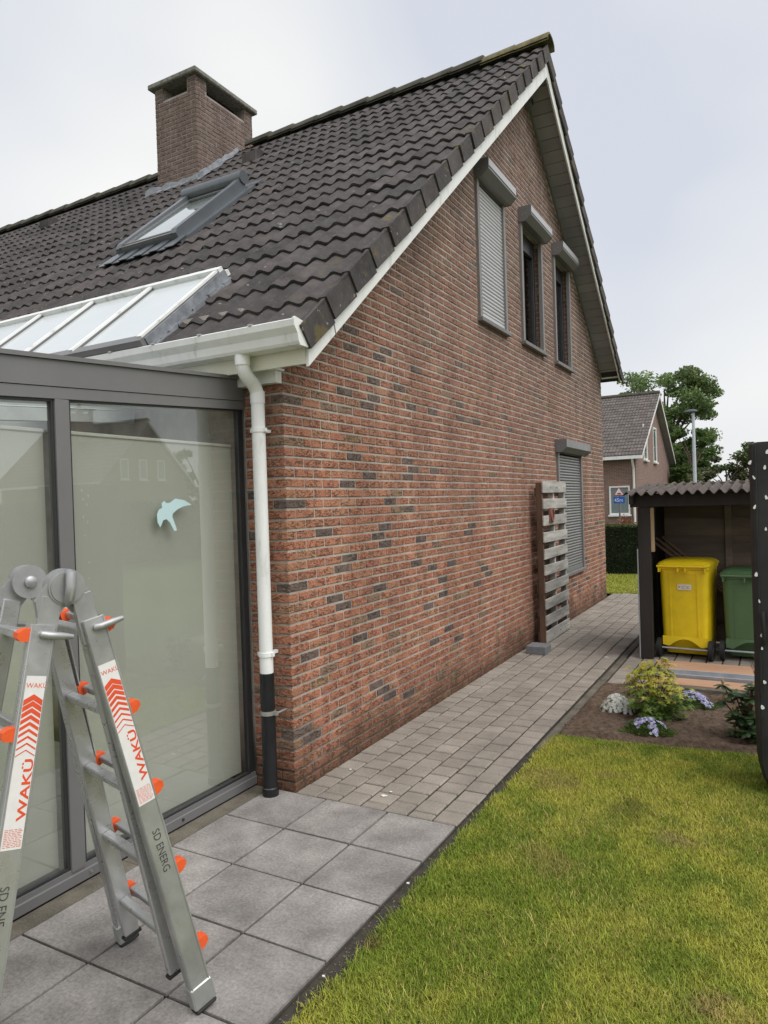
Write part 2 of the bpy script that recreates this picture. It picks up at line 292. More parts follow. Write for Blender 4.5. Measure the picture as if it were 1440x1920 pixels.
# ------------------------------------------------------------------ mesh helpers
class MB:
    def __init__(s): s.v = []; s.f = []; s.m = []
    def add(s, vs, fs, mi=0):
        o = len(s.v); s.v += [tuple(x) for x in vs]; s.f += [tuple(i+o for i in f) for f in fs]; s.m += [mi]*len(fs); return s
    def box(s, x0, x1, y0, y1, z0, z1, M=None, mi=0):
        v = [(x, y, z) for z in (z0, z1) for y in (y0, y1) for x in (x0, x1)]
        if M: v = [M @ Vector(p) for p in v]
        return s.add(v, [(0, 2, 3, 1), (4, 5, 7, 6), (0, 1, 5, 4), (2, 6, 7, 3), (0, 4, 6, 2), (1, 3, 7, 5)], mi)
    def bbox(s, x0, x1, y0, y1, z0, z1, c, M=None, mi=0):
        # box with chamfered edges (all 12)
        v = []; idx = {}
        X = (x0, x1); Y = (y0, y1); Z = (z0, z1)
        for i in (0, 1):
            for j in (0, 1):
                for k in (0, 1):
                    a = (X[i], Y[j], Z[k]); d = [c*(1-2*i), c*(1-2*j), c*(1-2*k)]
                    for ax in range(3):
                        q = [a[n]+(d[n] if n != ax else 0) for n in range(3)]
                        idx[i, j, k, ax] = len(v); v.append(tuple(q))
        f = []
        for i in (0, 1): f.append([idx[i, 0, 0, 0], idx[i, 1, 0, 0], idx[i, 1, 1, 0], idx[i, 0, 1, 0]])
        for j in (0, 1): f.append([idx[0, j, 0, 1], idx[1, j, 0, 1], idx[1, j, 1, 1], idx[0, j, 1, 1]])
        for k in (0, 1): f.append([idx[0, 0, k, 2], idx[1, 0, k, 2], idx[1, 1, k, 2], idx[0, 1, k, 2]])
        for a in (0, 1):
            for b in (0, 1):
                f.append([idx[a, b, 0, 0], idx[a, b, 1, 0], idx[a, b, 1, 1], idx[a, b, 0, 1]])
                f.append([idx[a, 0, b, 0], idx[a, 1, b, 0], idx[a, 1, b, 2], idx[a, 0, b, 2]])
                f.append([idx[0, a, b, 1], idx[1, a, b, 1], idx[1, a, b, 2], idx[0, a, b, 2]])
                for k in (0, 1): pass
        for i in (0, 1):
            for j in (0, 1):
                for k in (0, 1): f.append([idx[i, j, k, 0], idx[i, j, k, 1], idx[i, j, k, 2]])
        if M: v = [M @ Vector(p) for p in v]
        return s.add(v, f, mi)
    def prism(s, poly, a, b, axis='x', M=None, mi=0):
        # poly: 2D points, extruded a..b along axis; axis x: (y,z), y: (x,z), z: (x,y)
        def P(p, t): return {'x': (t, p[0], p[1]), 'y': (p[0], t, p[1]), 'z': (p[0], p[1], t)}[axis]
        n = len(poly); v = [P(p, a) for p in poly]+[P(p, b) for p in poly]
        f = [tuple(range(n)), tuple(range(2*n-1, n-1, -1))]+[(i, i+n, (i+1) % n+n, (i+1) % n) for i in range(n)]
        if M: v = [M @ Vector(p) for p in v]
        return s.add(v, f, mi)
    def tube(s, pts, r, n=10, cap=True, mi=0, M=None):
        pts = [Vector(p) for p in pts]; rings = []; up = None
        rs = r if isinstance(r, (list, tuple)) else [r]*len(pts)
        for i, p in enumerate(pts):
            d = (pts[min(i+1, len(pts)-1)]-pts[max(i-1, 0)]).normalized()
            if up is None: up = d.orthogonal().normalized()
            up = (up-d*up.dot(d)).normalized(); q = d.cross(up)
            rings.append([p+(up*math.cos(2*PI*k/n)+q*math.sin(2*PI*k/n))*rs[i] for k in range(n)])
        v = [x for g in rings for x in g]; f = []
        for i in range(len(pts)-1):
            for k in range(n): f.append((i*n+k, i*n+(k+1) % n, (i+1)*n+(k+1) % n, (i+1)*n+k))
        if cap: f.append(tuple(range(n-1, -1, -1))); f.append(tuple((len(pts)-1)*n+k for k in range(n)))
        if M: v = [M @ p for p in v]
        return s.add(v, f, mi)
    def loft(s, rings, cap=True, mi=0):
        n = len(rings[0]); v = [p for g in rings for p in g]; f = []
        for i in range(len(rings)-1):
            for k in range(n): f.append((i*n+k, i*n+(k+1) % n, (i+1)*n+(k+1) % n, (i+1)*n+k))
        if cap: f.append(tuple(range(n-1, -1, -1))); f.append(tuple((len(rings)-1)*n+k for k in range(n)))
        return s.add(v, f, mi)
    def mesh(s, name, mats, smooth=False):
        me = bpy.data.meshes.new(name); me.from_pydata([tuple(p) for p in s.v], [], s.f)
        for m in ([mats] if isinstance(mats, str) else mats): me.materials.append(MATS[m])
        if any(s.m): me.polygons.foreach_set('material_index', s.m)
        import bmesh
        bm = bmesh.new(); bm.from_mesh(me); bmesh.ops.recalc_face_normals(bm, faces=bm.faces); bm.to_mesh(me); bm.free()
        if smooth:
            me.polygons.foreach_set('use_smooth', [True]*len(me.polygons))
            try: me.set_sharp_from_angle(angle=math.radians(38))
            except Exception: pass
        me.update(); return me
    def build(s, name, mats, parent=None, smooth=False, kind=None, loc=None):
        return link(name, s.mesh(name, mats, smooth), parent, loc, kind)
def link(name, me, parent=None, loc=None, kind=None):
    o = bpy.data.objects.new(name, me); COL.objects.link(o)
    if parent: o.parent = parent
    if loc is not None: o.location = loc
    if kind: o['kind'] = kind
    return o
def tag(o, label, cat, group=None):
    o['label'] = label; o['category'] = cat
    if group: o['group'] = group
    return o
def thing(name, label, cat, loc=(0, 0, 0), rz=0.0, group=None):
    o = bpy.data.objects.new(name, None); COL.objects.link(o); o.location = loc; o.rotation_euler = (0, 0, rz); o.empty_display_size = 0.2
    return tag(o, label, cat, group)
def structure(name, mb, mat, smooth=False): return mb.build(name, mat, None, smooth, 'structure')
def np_mesh(name, V, F, mat, cols=None, smooth=False):
    me = bpy.data.meshes.new(name); V = np.asarray(V, np.float32); F = np.asarray(F, np.int32); k = F.shape[1]
    me.vertices.add(len(V)); me.vertices.foreach_set('co', V.ravel())
    me.loops.add(F.size); me.loops.foreach_set('vertex_index', F.ravel())
    me.polygons.add(len(F)); me.polygons.foreach_set('loop_start', np.arange(len(F), dtype=np.int32)*k)
    me.materials.append(MATS[mat])
    if cols is not None:
        a = me.color_attributes.new('Col', 'FLOAT_COLOR', 'POINT'); c4 = np.ones((len(V), 4), np.float32); c4[:, :3] = cols; a.data.foreach_set('color', c4.ravel())
    if smooth: me.polygons.foreach_set('use_smooth', np.ones(len(F), bool))
    me.update(); me.validate(); return me
def text_geo(txt, size, bold=0.0):
    cu = bpy.data.curves.new('txt', 'FONT'); cu.body = txt; cu.size = size; cu.resolution_u = 3; cu.offset = size*bold
    o = bpy.data.objects.new('txt', cu); COL.objects.link(o)
    dg = bpy.context.evaluated_depsgraph_get(); me = bpy.data.meshes.new_from_object(o.evaluated_get(dg))
    v = [tuple(x.co) for x in me.vertices]; f = [tuple(p.vertices) for p in me.polygons]
    bpy.data.objects.remove(o); bpy.data.curves.remove(cu); bpy.data.meshes.remove(me); return v, f
def frame(o, X, Y, Z):
    X, Y, Z = Vector(X), Vector(Y), Vector(Z); o = Vector(o)
    return Matrix(((X.x, Y.x, Z.x, o.x), (X.y, Y.y, Z.y, o.y), (X.z, Y.z, Z.z, o.z), (0, 0, 0, 1)))
def vnoise(x, y, scale, seed):
    g = np.random.default_rng(seed).random((64, 64)); u = (x*scale) % 64; v = (y*scale) % 64
    i = u.astype(int) % 64; j = v.astype(int) % 64; a = u-np.floor(u); b = v-np.floor(v); a = a*a*(3-2*a); b = b*b*(3-2*b)
    i1 = (i+1) % 64; j1 = (j+1) % 64
    return (g[i, j]*(1-a)+g[i1, j]*a)*(1-b)+(g[i, j1]*(1-a)+g[i1, j1]*a)*b
def px_hit(x, y, ax, val):
    # direction of a photo pixel, met with the plane the feature lies on
    d = cf+cr*((x-720)/FPX)+cu_*((960-y)/FPX); t = (val-CAM[ax])/d[ax]; return Vector(CAM)+d*t

# ------------------------------------------------------------------ ground and paving
g = MB(); g.add([(-300, -300, -0.06), (300, -300, -0.06), (300, 300, -0.06), (-300, 300, -0.06)], [(0, 1, 2, 3)])
structure('ground', g, 'far_ground')
def slab_strip(name, x0, x1, y0, y1, z, mat):
    m = MB(); m.box(x0, x1, y0, y1, z-0.05, z); return structure(name, m, mat)
terrace = slab_strip('terrace', -0.30, 1.034, -4.2, -0.012, -0.012, 'joint_sand')
path = slab_strip('path', -0.02, 1.034, -0.012, 9.32, -0.010, 'joint_sand')
court = slab_strip('bin_court', 1.125, 3.6, 3.06, 5.75, -0.008, 'joint_sand')
kerb = slab_strip('edging_bed', 1.034, 1.125, -4.2, 9.32, -0.018, 'joint_sand')

def slab_mesh(name, sx, sy, mat, c=0.004, jit=0.002, thick=0.03):
    m = MB(); j = lambda: random.uniform(-jit, jit)
    v = []
    for z, k in ((-thick, 0), (-c, 0), (0, c)):
        for (a, b) in ((-1, -1), (1, -1), (1, 1), (-1, 1)): v.append((a*(sx/2-k)+j(), b*(sy/2-k)+j(), z))
    f = [(8, 9, 10, 11)]
    for r in (0, 4):
        for k in range(4): f.append((r+k, r+(k+1) % 4, r+4+(k+1) % 4, r+4+k))
    m.add(v, f); return m.mesh(name, mat)
big = [slab_mesh('slab', 0.389, 0.389, 'big_tile', 0.003, 0.0015) for _ in range(4)]
T = 0.402
for r in range(0, 7):
    for c in range(3):
        link('slab', random.choice(big), terrace, (1.0319-T*(c+0.5), -0.0123-T*(r+0.5), random.uniform(-0.001, 0.0015)))
narrow = slab_mesh('edge_slab', 0.108, 1.0, 'edging', 0.003)
for k in range(4): link('edge_slab', narrow, terrace, (-0.23, -0.52-1.004*k, -0.002))
PW = 0.1474
pv = [slab_mesh('paver', PW-0.012, PW-0.012, 'paver', 0.006, 0.0015) for _ in range(6)]
pvh = [slab_mesh('paver', PW-0.012, PW/2-0.012, 'paver', 0.006, 0.0015) for _ in range(2)]
cells = []
for c in range(7):
    y = -0.010; x = 0.004+PW*(c+0.5); k = 0
    if c % 2 == 1: cells.append((x, y+PW/4, True)); y += PW/2
    while y < 9.22: cells.append((x, y+PW/2, False)); y += PW
cells.sort(key=lambda q: (q[0]-CAM[0])**2+(q[1]-CAM[1])**2)
rest = MB()
def add_mesh_copy(mb, me, loc):
    mb.add([(v.co.x+loc[0], v.co.y+loc[1], v.co.z+loc[2]) for v in me.vertices], [tuple(p.vertices) for p in me.polygons])
for i, (x, y, hlf) in enumerate(cells):
    loc = (x+random.uniform(-0.0015, 0.0015), y+random.uniform(-0.0015, 0.0015), random.uniform(-0.002, 0.002))
    me = random.choice(pvh if hlf else pv)
    if i < 285: link('paver', me, path, loc)
    else: add_mesh_copy(rest, me, loc)
rest.build('far_pavers', 'paver', path, kind='stuff')
rest = MB()
for c in range(17):
    for r in range(18):
        x = 1.135+PW*(c+0.5); y = 3.075+PW*(r+0.5)+(PW/2 if c % 2 else 0)
        add_mesh_copy(rest, random.choice(pv), (x, y, random.uniform(-0.002, 0.002)))
rest.build('court_pavers', 'paver', court, kind='stuff')
ek = slab_mesh('edging_stone', 0.066, 0.99, 'edging', 0.006, 0.003, 0.06)
for k in range(8): link('edging_stone', ek, kerb, (1.086+random.uniform(-.004, .004), 1.78+k*1.0, -0.004+random.uniform(-0.003, 0.003)))
# bird droppings on the paving
for (x, y, s) in ((0.51, 0.155, 0.018), (0.52, 0.22, 0.009), (0.12, 0.42, 0.009), (0.93, 4.2, 0.02), (1.06, -0.62, 0.007), (1.07, -1.3, 0.006)):
    m = MB(); n = 9; ring = [(s*(1+0.35*random.uniform(-1, 1))*math.cos(2*PI*k/n), s*0.7*(1+0.35*random.uniform(-1, 1))*math.sin(2*PI*k/n)) for k in range(n)]
    m.prism(ring, 0.003, 0.0055, 'z'); o = m.build('dropping', 'guano', None, loc=(x, y, 0))
    tag(o, {0.018: 'largest white bird dropping on the pavers near the house corner', 0.02: 'white bird dropping on the path beside the shelter post'}.get(s, {0.52: 'tiny white dropping just behind the largest one on the path', 0.12: 'tiny white dropping on the pavers close to the brick wall', 1.06: 'white speck on the soil strip by the second row of slabs', 1.07: 'white speck on the soil strip nearest the bottom of the picture'}.get(x)), 'dropping', 'bird droppings')

# lawns
def lawn(name, x0, x1, y0, y1, n, h, wdt, zb, seed, cols, inside=None):
    r = np.random.default_rng(seed)
    x = r.uniform(x0, x1, n); y = r.uniform(y0, y1, n)
    if inside is not None: k = inside(x, y); x = x[k]; y = y[k]; n = len(x)
    p1 = vnoise(x, y, 2.1, seed+1)*0.6+vnoise(x, y, 5.7, seed+2)*0.4; p2 = vnoise(x, y, 1.1, seed+3)*0.55+vnoise(x, y, 8, seed+4)*0.45
    ht = h*(0.45+0.6*r.random(n)+0.9*(r.random(n) < 0.02))*(0.65+0.7*p1); a = r.uniform(0, 2*PI, n); lean = ht*r.uniform(0.3, 1.6, n)
    dx = np.cos(a); dy = np.sin(a); wx = -dy*wdt; wy = dx*wdt
    z = np.full(n, zb)
    V = np.stack([np.stack([x-wx, y-wy, z], 1), np.stack([x+wx, y+wy, z], 1),
                  np.stack([x+dx*lean*0.4+wx*0.8, y+dy*lean*0.4+wy*0.8, z+ht*0.62], 1), np.stack([x+dx*lean*0.4-wx*0.8, y+dy*lean*0.4-wy*0.8, z+ht*0.62], 1),
                  np.stack([x+dx*lean, y+dy*lean, z+ht], 1)], 1).reshape(-1, 3)
    b = np.arange(n)[:, None]*5
    F = np.concatenate([b+[0, 1, 2], b+[0, 2, 3], b+[3, 2, 4]], 0)
    t = np.clip((p2-0.33)/0.32, 0, 1)[:, None]; q = r.random((n, 1))
    C = cols[0]*(1-t)+cols[1]*t
    dry = (r.random(n) < 0.035+0.13*np.clip((p1-0.52)/0.2, 0, 1))[:, None]
    C = np.where(dry, cols[2], C)*(0.5+1.0*q)
    C = C if name != 'lawn' else lawn_spots(x, y, C, q)
    return link(name, np_mesh(name, V, F, 'grass', np.repeat(C, 5, 0)), None, None, 'stuff')
def lawn_spots(x, y, C, q):
    for (sx, sy, rx, ry, col) in ((1.81, 0.56, 0.10, 0.11, (0.065, 0.105, 0.02)), (2.30, -0.86, 0.08, 0.08, (0.42, 0.27, 0.15)), (1.30, 0.80, 0.16, 0.16, (0.36, 0.28, 0.11)), (1.62, 1.02, 0.08, 0.06, (0.36, 0.26, 0.12)), (1.55, -0.15, 0.18, 0.1, (0.33, 0.27, 0.09)), (2.05, 0.3, 0.1, 0.07, (0.38, 0.3, 0.14)), (1.1, -1.05, 0.06, 0.04, (0.22, 0.12, 0.07))):
        d = np.sqrt(((x-sx)/rx)**2+((y-sy)/ry)**2)+(vnoise(x, y, 14, 91)-0.5)*1.3+(vnoise(x, y, 40, 92)-0.5)*0.7; k = np.clip((1.35-d)*0.6, 0, 0.55)[:, None]
        C = C*(1-k)+np.array(col)*(0.75+0.5*q)*k
    return C
GC = [np.array((0.215, 0.29, 0.032)), np.array((0.44, 0.445, 0.07)), np.array((0.55, 0.45, 0.15))]
def bed_edge(x): return 1.60+(x-1.14)*0.115
def in_lawn(x, y):
    left = 1.092+(vnoise(x*0+3.1, y, 5, 55)-0.5)*0.04+(vnoise(x*0+5.1, y, 31, 56)-0.5)*0.022+0.012*np.random.default_rng(5).normal(size=len(x))
    return (x > left) & (y < bed_edge(x)+(vnoise(x, y*0+1.7, 8, 57)-0.5)*0.06)
lb = MB(); lb.add([(1.125, -4.5, -0.0145), (16, -4.5, -0.0145), (16, 3.3, -0.0145), (1.125, 1.6, -0.0145)], [(0, 1, 2, 3)]); structure('lawn_ground', lb, 'lawn_base')
lawn('lawn', 1.05, 3.3, -2.3, 1.9, 460000, 0.020, 0.0014, -0.013, 11, GC, in_lawn)
fb = MB(); fb.add([(-9, 9.33, -0.012), (9, 9.33, -0.012), (9, 12.9, -0.012), (-9, 12.9, -0.012)], [(0, 1, 2, 3)]); structure('front_lawn_ground', fb, 'lawn_base')
lawn('front_lawn', -2.2, 2.2, 9.34, 12.4, 70000, 0.045, 0.004, -0.013, 31, [np.array((0.30, 0.345, 0.045)), np.array((0.40, 0.42, 0.07)), np.array((0.45, 0.42, 0.13))])

# flower bed soil
nx, ny = 90, 90; xs = np.linspace(1.118, 3.3, nx); ys = np.linspace(1.5, 3.12, ny); XX, YY = np.meshgrid(xs, ys)
ZZ = -0.012+0.03*vnoise(XX, YY, 3, 71)+0.022*vnoise(XX, YY, 14, 72)+0.012*vnoise(XX, YY, 37, 73)
ZZ = np.where(YY < bed_edge(XX)+0.02, -0.035, ZZ); ZZ = np.where(XX < 1.14, -0.02, ZZ)
V = np.stack([XX.ravel(), YY.ravel(), ZZ.ravel()], 1); i = (np.arange(ny-1)[:, None]*nx+np.arange(nx-1)[None]).ravel()
link('flower_bed_soil', np_mesh('flower_bed_soil', V, np.stack([i, i+1, i+nx+1, i+nx], 1), 'soil', smooth=True), None, None, 'structure')
def soil_z(x, y): return float(-0.012+0.03*vnoise(np.array([x]), np.array([y]), 3, 71)[0]+0.022*vnoise(np.array([x]), np.array([y]), 14, 72)[0])
# crumbs of earth
cl = MB()
for k in range(900):
    x = random.uniform(1.13, 3.0); y = random.uniform(bed_edge(x)+0.03, 3.08); s = random.uniform(0.003, 0.011)
    z = soil_z(x, y)+0.004
    vv = [(x+s*random.uniform(.6, 1.2)*a, y+s*random.uniform(.6, 1.2)*b, z+s*random.uniform(.5, 1)*c) for a, b, c in ((1, 0, 0), (-1, 0, 0), (0, 1, 0), (0, -1, 0), (0, 0, 1), (0, 0, -1))]
    cl.add(vv, [(0, 2, 4), (2, 1, 4), (1, 3, 4), (3, 0, 4), (2, 0, 5), (1, 2, 5), (3, 1, 5), (0, 3, 5)])
cl.build('soil_crumbs', 'soil', None, kind='stuff')
gm = MB()
for k in range(700):
    y = random.uniform(-3.0, 1.7); x = random.uniform(1.036, 1.11); s = random.uniform(0.002, 0.006)
    vv = [(x+s*a, y+s*b, -0.016+s*0.7*c) for a, b, c in ((1, 0, 0), (-1, 0, 0), (0, 1, 0), (0, -1, 0), (0, 0, 1))]
    gm.add(vv, [(0, 2, 4), (2, 1, 4), (1, 3, 4), (3, 0, 4)])
gm.build('edge_grit', 'edging', None, kind='stuff')

# ------------------------------------------------------------------ the house
L = 8.81
house = thing('brick_house', 'red brick gabled house with dark tiled roof and grey shutters beside the paved path', 'house')
NS, NI = 0.831, 2.62                    # near soffit line z = NI + NS*y ; far line below
RY, RZ = 4.85, 6.65
FS = (RZ-3.62)/(L+0.10-RY)
def wall_top(y): return NI+NS*y if y <= RY else RZ-FS*(y-RY)
WIN = dict(w1=(3.235, 4.03, 3.49, 4.86), w2=(4.60, 5.43, 3.51, 4.88), w3=(5.99, 6.79, 3.50, 4.90), w4=(5.92, 7.20, 0.66, 2.30))
H, Z0 = 0.0622, 0.0489
wall = MB()
ybr = sorted({0.0075, L, RY} | {v for q in WIN.values() for v in q[:2]})
for a, b in zip(ybr[:-1], ybr[1:]):
    mid = (a+b)/2; zs = [-0.1]
    for q in sorted(WIN.values(), key=lambda q: q[2]):
        if q[0] <= mid <= q[1]: zs += [q[2], q[3]]
    ints = [(zs[k], zs[k+1]) for k in range(0, len(zs)-1, 2)]+[(zs[-1], None)]
    for z0, z1 in ints:
        wall.prism([(a, z0), (b, z0), (b, z1 if z1 else wall_top(b)), (a, z1 if z1 else wall_top(a))], -0.3, -0.0048, 'x')
gable = wall.build('gable_wall', 'mortar', house)
rw = MB(); rw.box(-11.5, -0.301, 0.02, 0.3, -0.1, 2.9)
rear = rw.build('rear_wall', 'mortar', house)
ow = MB(); ow.box(-11.5, -0.3, L-0.3, L, -0.1, 3.6); ow.box(-11.8, -11.5, 0.02, L, -0.1, 4.2); ow.build('outer_walls', 'far_brick', house)

def brick_mb(mb, u0, u1, z0, z1, depth, fr, jit=0.0012, mi=0, c=0.004):
    # fr(u, d, z) -> world;  d = 0 at the face, negative inward
    j = lambda s=jit: random.uniform(-s, s)
    d0 = j(0.0018)
    fo = [(u0, z0), (u1, z0), (u1, z1), (u0, z1)]; fi = [(u0+c, z0+c), (u1-c, z0+c), (u1-c, z1-c), (u0+c, z1-c)]
    v = [fr(u+j(), -depth, z+j()) for u, z in fo]+[fr(u+j(), d0-c, z+j()) for u, z in fo]+[fr(u+j(), d0+j(0.0008), z+j()) for u, z in fi]
    f = [(8, 9, 10, 11)]
    for r in (0, 4):
        for k in range(4): f.append((r+k, r+(k+1) % 4, r+4+(k+1) % 4, r+4+k))
    mb.add(v, f, mi)
def corner_brick(mb, xl, yl, z0, z1, mi=0, c=0.004, at=None):
    j = lambda s=0.0012: random.uniform(-s, s)
    x0, x1, y0, y1 = -xl, 0.0, 0.0, yl
    v = []
    for z, k in ((z0, c), (z0+c, 0), (z1-c, 0), (z1, c)):
        v += [(x0, y1, z+j()), (x0, y0+k+j(), z+j()), (x1-k-c+j(), y0+k+j(), z+j()), (x1-k+j(), y0+k+c+j(), z+j()), (x1-k+j(), y1, z+j())]
    f = [(0, 1, 2, 3, 4), (19, 18, 17, 16, 15)]
    for r in range(3):
        for k in range(4): f.append((r*5+k, r*5+k+1, r*5+6+k, r*5+5+k))
    mb.add(v, f, mi)
DARKPX = [(350, 200), (465, 160), (440, 255), (470, 225), (575, 185), (395, 460), (600, 475), (625, 512), (705, 515), (450, 535), (370, 570), (600, 540), (165, 645), (535, 635), (605, 665), (515, 735), (270, 760), (485, 775), (520, 803), (650, 785), (380, 857), (345, 905), (175, 975), (495, 975), (315, 1022), (345, 1048), (635, 880), (470, 1090), (680, 1055), (735, 950), (735, 1005), (775, 880), (690, 900), (905, 905), (920, 930), (875, 960), (415, 1180), (705, 1195), (760, 1140), (805, 1185), (215, 1245), (480, 1365), (505, 1390), (600, 1400), (530, 1410), (190, 1550), (225, 1570), (700, 280), (625, 265), (810, 250), (860, 740), (1000, 350), (810, 90), (640, 115), (380, 25), (490, 65), (515, 40), (840, 770), (815, 305), (990, 295), (880, 320), (1050, 475), (150, 235)]
DARK = [px_hit(480+x/2.1176, 640+y/2.1176, 0, 0.0) for x, y in DARKPX]
bl = []
for k in range(-1, 110):
    z0 = Z0+k*H+0.0066; z1 = z0+H-0.0132
    if k == -1: z0 = -0.03
    u = 0.0; first = True
    while u < L-0.02:
        ln = (0.1885 if k % 2 == 0 else 0.0885) if first else 0.1885
        a, b = u+(0 if first else 0.0), min(u+ln, L); u += ln+0.0115
        zm = min(wall_top(a), wall_top(b)); top = min(z1, zm-0.005)
        isfirst = first; first = False
        if top-z0 < 0.012: continue
        segs = [(a, b)]
        for q in WIN.values():
            if z1 > q[2]+0.01 and z0 < q[3]-0.01:
                ns = []
                for (s, e) in segs:
                    if e <= q[0] or s >= q[1]: ns.append((s, e)); continue
                    if s < q[0]-0.02: ns.append((s, q[0]-0.002))
                    if e > q[1]+0.02: ns.append((q[1]+0.002, e))
                segs = ns
        for (s, e) in segs: bl.append((k, s, e, z0, top, isfirst and s == 0))
def brick_kind(y0, y1, z0, z1):
    for d in DARK:
        if y0-0.005 <= d.y <= y1+0.005 and z0-0.006 <= d.z <= z1+0.006: return 1
    near = y0 < 5.0 and z1 < 2.55+0.45*y0
    r = random.random()
    if not near and r < 0.055: return 1
    return 2 if r > 0.955 else 0
BM = ['brick_red', 'brick_dark', 'brick_tan']
bl.sort(key=lambda q: (q[1]-CAM[1])**2+(q[3]-CAM[2])**2)
far_b = MB(); cache = {}
for i, (k, s, e, z0, z1, cn) in enumerate(bl):
    mi = brick_kind(s, e, z0, z1)
    if i < 255:
        key = (round(e-s, 3), round(z1-z0, 3), cn, mi, random.randrange(4))
        if key not in cache:
            m = MB()
            if cn: corner_brick(m, 0.09 if key[0] > 0.1 else 0.19, e-s, 0, z1-z0)
            else: brick_mb(m, 0, e-s, 0, z1-z0, 0.06, lambda u, d, z: (d, u, z))
            cache[key] = m.mesh('brick', BM[mi])
        link('brick', cache[key], gable, (0, s, z0))
    elif cn:
        m = MB(); corner_brick(m, 0.09 if e-s > 0.1 else 0.19, e-s, z0, z1); far_b.add(m.v, m.f, mi)
    else: brick_mb(far_b, s, e, z0, z1, 0.06, lambda u, d, z: (d, u, z), mi=mi)
# brick jambs of the two open windows (far reveal)
for key in ('w2', 'w3'):
    y1 = WIN[key][1]; k = 0; z = WIN[key][2]+0.02
    while z < WIN[key][3]-0.06:
        for (s, e) in (((0.0, 0.09), (0.10, 0.19)) if k % 2 else ((0.0, 0.19),)):
            brick_mb(far_b, s+0.004, e, z, z+H-0.011, 0.03, lambda u, d, zz: (-u, y1-0.006-d, zz), mi=0)
        z += H; k += 1
far_b.build('far_bricks', BM, gable, kind='stuff')
rb_cache = {}; cnt = 0; rbs = MB()
for k in range(-1, 42):
    z0 = Z0+k*H+0.0066; z1 = z0+H-0.0132
    if k == -1: z0 = -0.03
    if z1 > 2.56: break
    x = -0.10 if k % 2 == 0 else -0.20
    for ln in ((0.19,) if k % 2 == 0 else (0.09,)):
        mi = 1 if k in (23, 27) else (0 if random.random() > 0.05 else 2)
        key = (ln, round(z1-z0, 3), mi, random.randrange(3))
        if key not in rb_cache:
            m = MB(); brick_mb(m, 0, ln, 0, z1-z0, 0.015, lambda u, d, z: (-u, -d, z)); rb_cache[key] = m.mesh('brick', BM[mi])
        link('brick', rb_cache[key], rear, (x, 0, z0)); cnt += 1

# ---- shuttered windows on the gable
def roller_window(y0, y1, z0, z1, closed, box_h, boxpad, slat_mat, name='window', lab=None):
    m = MB(); m.bbox(-0.02, 0.028, y0-0.012, y0+0.045, z0, z1, 0.003); m.bbox(-0.02, 0.028, y1-0.045, y1+0.012, z0, z1, 0.003)
    m.bbox(-0.02, 0.0, y0-0.012, y1+0.012, z1-0.02, z1, 0.003); w_ = m.build(name, 'trim_grey', house)                                     # side guides carry the window
    if lab: w_['label'] = lab
    b = MB(); zt = z1+box_h; f = 0.15
    b.prism([(0.001, z1-0.01), (0.085, z1-0.01), (f, z1+0.05), (f, zt), (0.001, zt)], y0-boxpad, y1+boxpad, 'y')
    for yy in (y0-boxpad-0.004, y1+boxpad):
        b.prism([(0.001, z1-0.014), (0.087, z1-0.014), (f+0.004, z1+0.048), (f+0.004, zt+0.004), (0.001, zt+0.004)], yy, yy+0.004, 'y')
    bx = b.build('shutter_box', 'alu_grey', w_)
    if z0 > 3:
        fp = MB(); fp.bbox(f+0.0005, f+0.006, y0-boxpad+0.004, y1+boxpad-0.004, z1+0.075, zt-0.002, 0.001); fp.build('sky_sheen_plate', 'sky_sheen_grey', bx)  # added lighter plate imitates the sky reflected on the upper box fronts
    rv = MB()
    for (xx, zz) in ((0.05, z1+0.06), (0.09, z1+0.07)): rv.tube([(xx, y0-boxpad-0.006, zz), (xx, y0-boxpad-0.002, zz)], 0.005, 8)
    rv.build('rivets', 'zinc', bx)
    s = MB(); s.bbox(-0.2, 0.055, y0-0.03, y1+0.03, z0-0.045, z0-0.001, 0.004); s.build('sill', 'sill_stone', w_)
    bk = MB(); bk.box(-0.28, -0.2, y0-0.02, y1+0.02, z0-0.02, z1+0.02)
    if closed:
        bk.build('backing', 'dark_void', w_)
        p = 0.0385; n = int((z1-z0-0.07)/p); sm = MB()
        prof = [(-0.006, 0.0), (0.001, 0.004), (0.005, 0.013), (0.0055, 0.022), (0.002, 0.031), (-0.006, 0.0355)]
        vv = [(a, yy, b_) for yy in (y0+0.046, y1-0.046) for a, b_ in prof]; q = len(prof)
        sm.add(vv, [(i_, i_+1, i_+1+q, i_+q) for i_ in range(q-1)]+[(0, q, 2*q-1, q-1), tuple(range(q)), tuple(range(q, 2*q))])
        me = sm.mesh('slat', slat_mat, True)
        for k in range(n): link('slat', me, w_, (0.0, 0, z0+0.062+k*p))
        e = MB(); e.bbox(-0.008, 0.007, y0+0.046, y1-0.046, z0+0.004, z0+0.06, 0.003); e.build('end_bar', slat_mat, w_)
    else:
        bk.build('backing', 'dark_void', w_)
        fr = MB(); x0, x1 = -0.15, -0.075
        fr.bbox(x0, x1, y0, y0+0.07, z0, z1, 0.004); fr.bbox(x0, x1, y1-0.07, y1-0.007, z0, z1, 0.004); fr.bbox(x0, x1, y0+0.07, y1-0.07, z0, z0+0.08, 0.004); fr.bbox(x0, x1, y0+0.07, y1-0.07, z1-0.2, z1, 0.004)
        fr.build('frame', 'alu_dark', w_)
        pn = MB(); pn.box(-0.115, -0.107, y0+0.07, y1-0.07, z0+0.08, z1-0.2); pn.build('pane', 'window_glass', w_)
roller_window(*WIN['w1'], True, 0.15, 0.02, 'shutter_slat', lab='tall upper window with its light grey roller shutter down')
roller_window(*WIN['w2'], False, 0.15, 0.02, 'shutter_slat', lab='middle upper window with its shutter rolled up')
